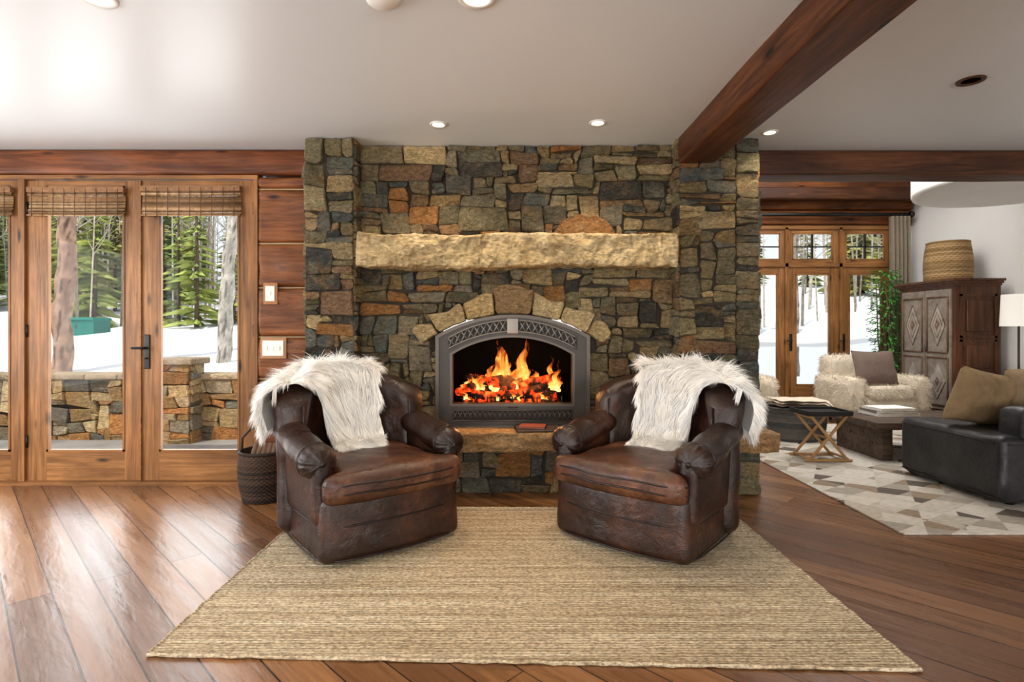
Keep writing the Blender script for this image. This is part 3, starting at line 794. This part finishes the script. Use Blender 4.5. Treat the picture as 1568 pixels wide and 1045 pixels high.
for x in (3.1,6.40): mb.tube([(x,YF-.18,3.10),(x,YF-.05,3.10)],.015,8)
mb.obj('curtain_rod',M_iron)
mb=MB(); mb.grid(lambda u,v:Vector((6.12+.32*u+.01*math.sin(v*5),YF-.19+.04*math.sin(u*2*PI*5),3.07-3.05*v)),70,20,col=(.26,.21,.155)); mb.obj('curtain_panel',M_attr)
mb=MB(); mb.rbox((4.3,8.72,3.40),(2.28,.09,.10),.03,(20,2,2)); mb.obj('dark_log_beam',M_beamx)
mb=MB(); mb.lathe([(.001,2.82),(.93,2.82),(.95,2.79),(.99,2.79),(1.0,2.82),(1.0,4.40)],(5.6,5.95,0),64); mb.obj('round_ceiling_soffit',M_white)
# armoire
ax0,ax1,ay0,ay1,H=5.90,6.50,7.25,8.25,1.90
M_aw=wood('armoire_wood',(.04,.016,.008),(.15,.058,.025),'z',.4,9)
M_ap=attr_mat('armoire_paint',.6,.35,9,.4,.008,.2,30)
mb=MB()
mb.box((ax0,ay0,.08),(ax1,ay1,H-.06),0)
for dz,o in ((H-.06,.02),(H-.03,.05),(H,.08)): mb.box((ax0-o,ay0-o,dz),(ax1,ay1+o*.5,dz+.03),0)
mb.box((ax0-.03,ay0-.03,.06),(ax1,ay1+.03,.16),0)
for y in(ay0+.05,ay1-.05):
    for x in(ax0+.04,ax1-.06): mb.box((x-.05,y-.05,0),(x+.05,y+.05,.08),0)
for z0,z1 in((.22,.62),(.70,1.10),(1.18,1.70)):
    mb.box((ax0+.06,ay0-.014,z0-.03),(ax1-.06,ay0,z0),0); mb.box((ax0+.06,ay0-.014,z1),(ax1-.06,ay0,z1+.03),0)
    for x in (ax0+.06,ax1-.09): mb.box((x,ay0-.014,z0-.03),(x+.03,ay0,z1+.03),0)
    mb.rbox(((ax0+ax1)/2,ay0-.006,(z0+z1)/2),(.16,.016,(z1-z0)/2-.05),.012,(1,1,1),mat=0)
for k in range(2):
    y0=ay0+.05+k*.455;y1=y0+.44
    mb.box((ax0-.02,y0,.18),(ax0,y1,H-.1),1,(.24,.20,.165))
    for z0,z1 in((.24,.88),(.95,1.70)):
        for (a_,b_) in (((y0+.04,z0),(y1-.04,z0)),((y1-.04,z0),(y1-.04,z1)),((y1-.04,z1),(y0+.04,z1)),((y0+.04,z1),(y0+.04,z0))):
            mb.tube([(ax0-.025,a_[0],a_[1]),(ax0-.025,b_[0],b_[1])],.012,6,1,(.13,.075,.045))
        cy=(y0+y1)/2;cz=(z0+z1)/2
        for s_,cc in ((.9,(.34,.30,.26)),(.55,(.14,.085,.06)),(.3,(.34,.30,.26))):
            w=.15*s_;h=(z1-z0)/2*.85*s_; d=.02+.012*(1-s_)
            mb.add([(ax0-d-.012,cy,cz),(ax0-.02,cy-w,cz),(ax0-.02,cy,cz-h),(ax0-.02,cy+w,cz),(ax0-.02,cy,cz+h)],[(0,1,2),(0,2,3),(0,3,4),(0,4,1)],1,False,cc)
            L_=[(ax0-.026,cy-w,cz),(ax0-.026,cy,cz-h),(ax0-.026,cy+w,cz),(ax0-.026,cy,cz+h),(ax0-.026,cy-w,cz)]
            mb.tube(L_,.006,5,1,(.20,.14,.10))
    mb.tube([(ax0-.03,y1-.02 if k==0 else y0+.02,.95),(ax0-.05,y1-.02 if k==0 else y0+.02,1.05)],.01,6,1,(.1,.08,.06))
mb.obj('carved_armoire',[M_aw,M_ap])
mb=basket('b',(6.18,7.72,H+.03),.27,.24,.54,[(.27,.17,.075),(.34,.22,.105),(.21,.125,.05)],M_attr,rows=20,stakes=26); mb.obj('woven_storage_basket',M_attr)
# plant
mb=MB(); rg=random.Random(9); pc=Vector((5.93,8.62,0))
mb.lathe([(.001,.0),(.11,.0),(.15,.30),(.16,.32),(.13,.32),(.12,.28),(.001,.28)],pc,20,0,(.25,.14,.09))
for k in range(5): mb.tube([pc+Vector((rg.uniform(-.04,.04),rg.uniform(-.04,.04),.28)),pc+Vector((rg.uniform(-.1,.1),rg.uniform(-.1,.1),1.1)),pc+Vector((rg.uniform(-.15,.15),rg.uniform(-.12,.12),2.0))],[.014,.011,.006],6,0,(.12,.08,.05))
for i in range(900):
    z=rg.uniform(.65,2.2); r=.22*math.sqrt(rg.random())*(1.1-.35*abs(z-1.4)); a=rg.uniform(0,2*PI)
    p=pc+Vector((r*math.cos(a),max(-.17,min(r*math.sin(a),.12)),z)); d=Vector((math.cos(a),math.sin(a)*.6,rg.uniform(-.9,.3))).normalized(); s_=d.cross(Vector((rg.uniform(-.4,.4),0,1))).normalized(); L=rg.uniform(.05,.09)
    mb.add([p,p+d*L*.5+s_*L*.28+Vector((0,0,.01)),p+d*L,p+d*L*.5-s_*L*.28+Vector((0,0,.01))],[(0,1,2,3)],0,False,jit((.07,.24,.035),.4,rg))
mb.obj('potted_ficus',M_attr)
# floor lamp
mb=MB(); lc=Vector((6.27,6.75,0))
mb.lathe([(.001,.0),(.14,.0),(.14,.02),(.02,.04)],lc,24,0,(.05,.045,.04)); mb.tube([lc+Vector((0,0,.03)),lc+Vector((0,0,1.4))],.012,8,0,(.05,.045,.04))
mb.lathe([(.18,1.30),(.165,1.69)],lc,32,1); mb.tube([lc+Vector((-.165,0,1.66)),lc+Vector((.165,0,1.66))],.004,5,0,(.1,.1,.1))
mb.obj('floor_lamp',[M_attr,plain('lamp_shade',(.85,.83,.78),.8,var=.02,emis=(1,.93,.82),es=.3)])
M_cream=plain('cream_shearling',(.66,.57,.45),.95,var=.12,vs=8)
def furchair(loc,rz,seed):
    e=empty('shearling_armchair',loc,rz); rg=random.Random(seed)
    mb=MB()
    parts=[((0,.0,.25),(.42,.40,.14),.10),((0,-.06,.44),(.33,.36,.09),.08),((0,.34,.60),(.44,.13,.30),.12),((-.47,-.02,.40),(.12,.38,.24),.11),((.47,-.02,.40),(.12,.38,.24),.11)]
    for c,h,r in parts: mb.rbox(c,h,r,(6,6,6),fn=lambda p:p+Vector((1,1,1))*.012*noise.noise(p*12))
    smp=[]
    for c,h,r in parts:
        c=Vector(c)
        for i in range(2200):
            a=rg.randint(0,2);q=[rg.uniform(-h[k],h[k]) for k in range(3)];q[a]=rg.choice([-1,1])*h[a]
            inn=Vector([max(-(h[k]-r),min(h[k]-r,q[k])) for k in range(3)]);d=(Vector(q)-inn).normalized()
            smp.append((c+inn+d*r,d,Vector((0,0,-.3)),rg.uniform(.03,.055)))
    strands(mb,smp,.006,rg,2,.3,12,.6)
    o=mb.obj('upholstery',M_cream); o.parent=e
    mb=MB()
    for x in(-.35,.35):
        for y in(-.3,.3): mb.tube([(x,y,0),(x*.97,y*.97,.14)],[.02,.03],10)
    o=mb.obj('legs',M_aw); o.parent=e
furchair((4.95,7.52,0),math.radians(8),1); furchair((2.95,7.5,0),math.radians(-5),2)
def pillow(name,c,w,h,t,rot,col,mat=None):
    mb=MB()
    for sg in(-1,1):
        def fn(u,v):
            x=u*2-1;y=v*2-1
            k=.5*((1-x**4)*(1-y**4))**.5+.5*((1-x*x)*(1-y*y))**.5
            ed=1-.07*(1-y*y);ee=1-.07*(1-x*x)
            return Vector((x*w/2*ed,sg*t/2*k+.01*noise.noise(Vector((x*2,y*2,c[0]))),y*h/2*ee))
        mb.grid(fn,22,22,0,True,col=col)
    o=mb.obj(name,mat or M_attr); o.location=c; o.rotation_euler=rot
pillow('throw_pillow',(4.85,7.26,.76),.60,.46,.18,(math.radians(-14),0,.1),(.15,.105,.085))
furchair((5.93,6.0,0),math.radians(-84),5)
mb=basket('b',(3.30,6.42,.012),.34,.36,.36,[(.09,.08,.07),(.06,.055,.05)],M_attr,rows=12,stakes=30,open_=False); mb.lathe([(.001,.37),(.355,.36)],(3.30,6.42,0),30,0,(.08,.07,.06))
mb.obj('woven_ottoman',M_attr)
mb=MB()
def bl(u,v):
    x=3.06+.72*u;y=6.12+.5*v; r=math.hypot(x-3.30,y-6.42); z=.405+.02*noise.noise(Vector((x*6,y*6,0)))
    if r>.38: z-=min((r-.38)*1.1,.3)
    return Vector((x,y,z))
mb.grid(bl,24,18,col=(.62,.50,.38)); mb.grid(lambda u,v:bl(u,v)+Vector((0,0,.03)),24,18,col=(.66,.54,.42)); mb.grid(lambda u,v:bl(u*.8,v*.9)+Vector((0.02,0.02,.055)),24,18,col=(.66,.54,.42)); mb.obj('folded_blanket',M_attr)
mb=MB(); TC=Vector((3.04,5.34,.012)); gold_=(.36,.20,.08)
tw=.21
mb.rbox(TC+Vector((0,0,.445)),(tw,.17,.012),.008,(1,1,1),col=(.015,.014,.013))
for dx in (-tw,tw): mb.rbox(TC+Vector((dx,0,.462)),(.008,.17,.018),.006,(1,1,1),col=(.015,.014,.013))
for dy in (-.17,.17): mb.rbox(TC+Vector((0,dy,.462)),(tw,.008,.018),.006,(1,1,1),col=(.015,.014,.013))
for dy in(-.14,.14):
    for s_ in(-1,1):
        mb.tube([TC+Vector((s_*.18,dy,.015)),TC+Vector((-s_*.17,dy,.435))],.014,8,0,gold_)
    mb.tube([TC+Vector((-.22,dy,.015)),TC+Vector((.22,dy,.015))],.013,8,0,gold_)
for x in(-.18,.18): mb.tube([TC+Vector((x,-.14,.03)),TC+Vector((x,.14,.03))],.012,8,0,gold_); mb.tube([TC+Vector((x*.95,-.14,.42)),TC+Vector((x*.95,.14,.42))],.012,8,0,gold_)
mb.tube([TC+Vector((0,-.14,.22)),TC+Vector((0,.14,.22))],.010,8,0,gold_)
mb.obj('folding_tray_table',M_attr)
M_ct=wood('reclaimed_wood',(.04,.024,.015),(.14,.095,.065),'x',.6,8)
mb=MB(); mb.rbox((4.45,5.60,.345),(.95,.40,.035),.012,(14,5,1),fn=lambda p:p+Vector((0,.01,.004))*noise.noise(p*6)); mb.rbox((3.62,5.60,.162),(.055,.36,.150),.012,(1,4,3)); mb.rbox((5.28,5.60,.162),(.055,.36,.150),.012,(1,4,3))
mb.obj('coffee_table',M_ct)
mb=MB(); book(mb,(3.95,5.70,.382),.44,.30,.030,.05,(.75,.72,.66)); book(mb,(3.95,5.70,.412),.42,.28,.026,-.04,(.2,.18,.16)); book(mb,(3.94,5.69,.438),.38,.26,.026,.12,(.8,.77,.7)); mb.obj('coffee_table_books',M_attr)
M_bl=leather('black_leather',(.005,.005,.006),(.010,.010,.011),(.022,.022,.024),.36)
mb=MB()
mb.rbox((4.60,4.34,.265),(1.15,.50,.235),.05,(30,14,8),fn=lambda p:p+Vector((.018,.014,.016))*noise.noise(p*6)+Vector((.008,.006,.008))*noise.noise(p*17))
mb.rbox((4.67,3.97,.52),(1.05,.13,.19),.07,(20,4,6),fn=lambda p:p+Vector((.01,.01,.015))*noise.noise(p*5))
for x in (4.3,5.0): mb.tube([(x,3.835,.08),(x,3.83,.45)],.005,6,1)
mb.tube([(3.445,3.9,.455),(3.443,4.3,.46),(3.445,4.8,.455)],.006,6,1); mb.tube([(3.50,3.835,.46),(4.6,3.832,.46),(5.7,3.835,.46)],.006,6,1)
mb.tube([(3.445,3.9,.07),(3.445,4.8,.07)],.006,6,1)
for x in(3.6,5.6):
    for y in(3.95,4.7): mb.tube([(x,y,.012),(x,y,.06)],.03,8,1)
mb.obj('black_leather_sofa',[M_bl,M_iron])
M_vel=attr_mat('velvet',.85,.35,5,.2,.01,.15,14)
pillow('velvet_pillow',(3.79,4.40,.715),.62,.45,.19,(math.radians(14),math.radians(10),.25),(.23,.155,.08),M_vel)
pillow('velvet_pillow',(4.28,4.42,.74),.56,.48,.19,(math.radians(12),math.radians(-6),-.1),(.25,.175,.105),M_vel)
# hide patchwork: parallelogram and triangle patches from two crossed grids
m,nt,b=new_mat('hide_patchwork')
def cellrand(rot,sc):
    f=nd(nt,'ShaderNodeVectorMath',{0:rotco(nt,sc,(0,0,rot))},operation='FLOOR')
    s2=nd(nt,'ShaderNodeSeparateXYZ',{0:f.outputs[0]})
    cb=nd(nt,'ShaderNodeCombineXYZ',{0:s2.outputs[0],1:s2.outputs[1],2:rot*10})
    return nd(nt,'ShaderNodeTexWhiteNoise',{'Vector':cb.outputs[0]}).outputs['Value']
sm=nd(nt,'ShaderNodeMath',{0:cellrand(.55,(4.6,5.5,1)),1:cellrand(-.55,(2.6,5.5,1))},operation='ADD')
fr=nd(nt,'ShaderNodeMath',{0:sm.outputs[0]},operation='FRACT')
pr=ramp(nt,fr.outputs[0],[(.0,(.50,.45,.38)),(.22,(.34,.30,.25)),(.36,(.56,.51,.44)),(.54,(.12,.10,.085)),(.62,(.46,.41,.34)),(.76,(.28,.21,.15)),(.84,(.56,.51,.45))],True)
col=mixc(nt,1.0,pr,ramp(nt,nz(nt,objco(nt,(3,14,1)),6),[(.3,.72),(.7,1.1)]),'MULTIPLY')
nt.links.new(col,b.inputs['Base Color']); b.inputs['Roughness'].default_value=.9; b.inputs['Specular IOR Level'].default_value=.1
mb=MB(); mb.rbox((4.15,5.35,.006),(1.72,1.97,.006),.004,(30,30,1)); mb.obj('cowhide_patchwork_rug',m)
# ------------------------------------------------------------------ OUTDOORS
M_snow=plain('snow',(.82,.83,.85),.8,var=.03,vs=1)
def gz(x,y):
    return .62+.085*(y-7.5)+.35*noise.noise(Vector((x*.18,y*.18,0)))+.10*noise.noise(Vector((x*.7,y*.7,3)))+max(0,(y-20))*.08
mb=MB(); mb.grid(lambda u,v:Vector((-60+62*u,7.35+60*v*v,gz(-60+62*u,7.35+60*v*v))),120,70); mb.grid(lambda u,v:Vector((2+60*u,11+56*v*v,gz(2+60*u,11+56*v*v))),100,60); mb.obj('snow_ground',M_snow)
mb=MB(); mb.box((-14,4.6,-.25),(1.9,7.4,-.13)); mb.box((1.9,9.16,-.25),(14,11.1,-.13)); mb.obj('ground_patio',plain('flagstone',(.32,.30,.28),.8,var=.25,vs=3,bs=.3))
pal2=[(.40,.25,.12),(.48,.35,.20),(.34,.17,.075),(.20,.18,.15),(.52,.41,.26),(.28,.24,.18),(.42,.20,.08),(.16,.15,.14)]
r2=random.Random(4); mb=MB()
M_stone2=stone_mat('patio_stone',1.4)
stone_panel(mb,(-9.5,7.0,-.15),(1,0,0),(0,0,1),(0,-1,0),8.0,.78,.085,pal2,r2,None,(.03,.07),(1,5),(1,3),res=.05); mb.box((-9.5,7.0,-.15),(-1.5,7.3,.63),1)
mb.box((-4.22,6.72,-.15),(-3.86,7.05,.83),1)
stone_panel(mb,(-4.23,6.72,-.15),(1,0,0),(0,0,1),(0,-1,0),.38,.98,.075,pal2,r2,None,(.02,.05),(1,4),(1,2),res=.05); stone_panel(mb,(-3.86,6.72,-.15),(0,1,0),(0,0,1),(1,0,0),.3,.98,.09,pal2,r2,None,(.02,.04),(1,3),(1,2),res=.05)
x=-9.5
while x<-1.6:
    w=r2.uniform(.4,.8); mb.rbox((x+w/2,7.13,.665),(w/2-.01,.21,.035),.02,(4,3,1),fn=lambda p:p+Vector((.02,.02,.008))*noise.noise(p*4+Vector((x,0,0))),col=jit((.46,.38,.28),.2,r2)); x+=w
mb.rbox((-4.04,6.88,.87),(.24,.22,.04),.02,(4,4,1),col=(.44,.36,.28))
mb.obj('patio_stone_wall',[M_stone2,M_mortar])
def conifer(mb,x,y,z0,h,rg,col):
    mb.tube([(x,y,z0-.3),(x,y,z0+h*.5),(x,y,z0+h)],[h*.011+.02,h*.006+.02,.01],5,0,(.14,.10,.07))
    n=int(h*3.8)
    for i in range(n):
        t=(i+.5)/n; z=z0+h*(.03+.97*t); L=(1-t)**.8*h*.17+.12
        nb=11 if t<.7 else 6
        for k in range(nb):
            a=rg.uniform(0,2*PI); l=L*rg.uniform(.5,1.15); d=Vector((math.cos(a),math.sin(a),0)); s_=Vector((-d.y,d.x,0)); p=Vector((x,y,z+rg.uniform(-.12,.12)))
            dr=-.22*l; w=l*.15; c=jit(col,.6,rg)
            mb.add([p,p+d*l*.5+s_*w+Vector((0,0,dr*.3-w*.5)),p+d*l+Vector((0,0,dr)),p+d*l*.5-s_*w+Vector((0,0,dr*.3-w*.5)),p+d*l*.5+Vector((0,0,dr*.2+.04))],[(0,1,4),(1,2,4),(2,3,4),(3,0,4)],0,False,c)
r3=random.Random(12); mb=MB()
def place(lo,hi,y0,y1):
    y=r3.uniform(y0,y1); return y*r3.uniform(lo,hi),y
for lo,hi,y0,y1,cnt in ((-1.0,-.42,20,34,46),(-1.0,-.42,32,50,34),(.40,.80,26,45,18),(-2.2,-1.0,14,40,16),(.8,1.5,18,40,8)):
    for i in range(cnt):
        x,y=place(lo,hi,y0,y1); conifer(mb,x,y,gz(x,y),r3.uniform(3.5,9.0)*(1 if y<34 else 1.15),r3,r3.choice([(.16,.20,.06),(.24,.26,.08),(.10,.14,.055),(.32,.31,.10)]))
for x,y,h in ((-9.2,15.5,3.6),(-8.3,14.8,4.4),(-7.7,15.6,3.4),(-13.5,17,6),(-12.3,16.5,5)): conifer(mb,x,y,gz(x,y),h,r3,(.27,.31,.08))
mb.obj('conifer_forest',attr_mat('conifer_needles',.8,.3,3,0,.01,.1))
M_bark=attr_mat('aspen_bark',.85,.45,6,.4,.02,.1,12)
mb=MB()
for i in range(170):
    lo,hi=((-1.0,-.42),(.42,.8))[i%3==0]
    x,y=place(lo,hi,14,34); z=gz(x,y);h=r3.uniform(6,10);r=r3.uniform(.02,.05);lx=r3.uniform(-.5,.5)
    c=jit((.46,.41,.34),.35,r3)
    mb.tube([(x,y,z-.2),(x+lx*.5,y,z+h*.5),(x+lx,y,z+h)],[r,r*.7,r*.2],6,0,c)
    for k in range(18):
        t=r3.uniform(.3,.97);p=Vector((x+lx*t,y,z+h*t));a=r3.uniform(0,2*PI);L=r3.uniform(.4,1.3)
        mb.tube([p,p+Vector((math.cos(a)*L*.6,math.sin(a)*L*.6,L*.5)),p+Vector((math.cos(a)*L*.8,math.sin(a)*L*.8,L))],[.012,.008,.004],4,0,c)
mb.obj('aspen_grove',M_bark)
def trunk(name,p0,p1,r,c):
    mb=MB(); p0=Vector(p0);p1=Vector(p1)
    def pt(v): return p0.lerp(p1,v)+Vector((.06*noise.noise(Vector((v*9,p0.x,0))),.03*noise.noise(Vector((v*9,p0.x,7))),0))
    def fn(u,v):
        a=2*PI*u; p=pt(v); rr_=r*(1-.35*v)*(1+.22*noise.noise(Vector((math.cos(a)*2,math.sin(a)*2,v*26+p0.x))))
        return p+Vector((rr_*math.cos(a),rr_*math.sin(a),0))
    def cf(u,v):
        a=2*PI*u; k=noise.noise(Vector((math.cos(a)*2,math.sin(a)*2,v*40+p0.x)))
        f=.35 if k>.28 else 1+.5*k
        return (c[0]*f,c[1]*f,c[2]*f)
    mb.grid(fn,24,90,0,True,closeu=True,colfn=cf)
    for k in range(7):
        t=random.uniform(.5,.95);p=p0.lerp(p1,t);a=random.uniform(0,2*PI); mb.tube([p,p+Vector((math.cos(a)*.4,math.sin(a)*.4,.25)),p+Vector((math.cos(a)*.7,math.sin(a)*.6,.7))],[.022,.014,.006],6,0,c)
    mb.obj(name,M_bark)
trunk('pine_trunk',(-6.98,8.6,-.2),(-6.75,8.7,6),.14,(.46,.30,.22)); trunk('aspen_trunk',(-4.68,9.0,.1),(-4.25,9.1,6.5),.115,(.56,.52,.46))
trunk('aspen_trunk',(5.45,12.4,.2),(5.8,12.5,6.5),.13,(.20,.16,.13)); trunk('aspen_trunk',(6.6,12.6,.2),(6.45,12.5,6.5),.12,(.35,.3,.25))
mb=MB(); gx=-10.6; g0=gz(gx,14); mb.rbox((gx,14,g0+.17),(.36,.3,.20),.02,(1,1,1),col=(.02,.20,.15)); mb.rbox((gx,13.98,g0+.39),(.38,.33,.035),.02,(1,1,1),col=(.02,.22,.17)); mb.box((gx-.1,13.68,g0+.15),(gx-.06,13.71,g0+.25),0,(.1,.1,.1)); mb.obj('utility_box',M_attr)
# ------------------------------------------------------------------ unseen walls: left window, added rear frames; daylight and fill lamps
def window(name,c,w,h,axis):
    mb=MB(); x,y,z=c; t=.07
    if axis=='x':
        for a,b_ in (((y-w/2,z-h/2),(y+w/2,z-h/2+t)),((y-w/2,z+h/2-t),(y+w/2,z+h/2)),((y-w/2,z-h/2),(y-w/2+t,z+h/2)),((y+w/2-t,z-h/2),(y+w/2,z+h/2)),((y-t/2,z-h/2),(y+t/2,z+h/2))): mb.box((x,a[0],a[1]),(x+.05,b_[0],b_[1]))
    else:
        for a,b_ in (((x-w/2,z-h/2),(x+w/2,z-h/2+t)),((x-w/2,z+h/2-t),(x+w/2,z+h/2)),((x-w/2,z-h/2),(x-w/2+t,z+h/2)),((x+w/2-t,z-h/2),(x+w/2,z+h/2)),((x-t/2,z-h/2),(x+t/2,z+h/2))): mb.box((a[0],y,a[1]),(b_[0],y+.05,b_[1]))
    mb.obj(name,M_door)
window('window_1',(-5.59,1.4,1.45),3.4,1.9,'x'); window('added_rear_window_1',(-1.5,-4.99,1.45),4.6,2.0,'y'); window('added_rear_window_2',(3.6,-4.99,1.45),3.2,2.0,'y')  # the two rear frames are made up to hold the fill lamps
def area(name,loc,rot,sx,sy,e,col=(1,1,1)):
    L=bpy.data.lights.new(name,'AREA'); L.shape='RECTANGLE'; L.size=sx; L.size_y=sy; L.energy=e; L.color=col
    o=bpy.data.objects.new(name,L); o.location=loc; o.rotation_euler=rot; S.collection.objects.link(o)
area('daylight_left',(-5.50,1.4,1.45),(0,-PI/2,0),1.8,3.2,225,(.98,.99,1))
area('fill_rear',(-1.5,-4.9,1.45),(PI/2,0,0),4.4,1.9,270,(1,.985,.955)); area('fill_rear_2',(3.6,-4.9,1.45),(PI/2,0,0),3.0,1.9,190,(1,.985,.955))  # added fill lamps behind the camera, no known windows there
area('fill_living',(4.2,6.2,4.3),(0,0,0),2.2,2.2,200,(1,.98,.95))  # added overhead fill panel that brightens the living room
area('daylight_doors',(-3.45,4.85,1.35),(-PI/2,0,0),2.9,2.3,125,(.99,.99,1))
L=bpy.data.lights.new('fire_glow','POINT'); L.energy=16; L.color=(1,.45,.14); L.shadow_soft_size=.10
o=bpy.data.objects.new('fire_glow',L); o.location=(.05,4.42,.98); S.collection.objects.link(o); o.parent=fire
L=bpy.data.lights.new('sun','SUN'); L.energy=3.0; L.angle=.02; L.color=(1,.93,.82); o=bpy.data.objects.new('sun',L); o.rotation_euler=(math.radians(38),0,math.radians(-35)); S.collection.objects.link(o)
# world
w=bpy.data.worlds.new('sky'); S.world=w; w.use_nodes=True; bg=w.node_tree.nodes['Background']; bg.inputs[0].default_value=(.92,.96,1,1); bg.inputs[1].default_value=1.1
# camera
cam=bpy.data.cameras.new('camera'); cam.sensor_width=36; cam.lens=36*845/1568; cam.shift_x=9/1568; cam.shift_y=-17.5/1568; cam.clip_end=300
co_=bpy.data.objects.new('camera',cam); co_.location=(0,0,1.26); co_.rotation_euler=(PI/2,0,0); S.collection.objects.link(co_); S.camera=co_
S.view_settings.view_transform='Standard'
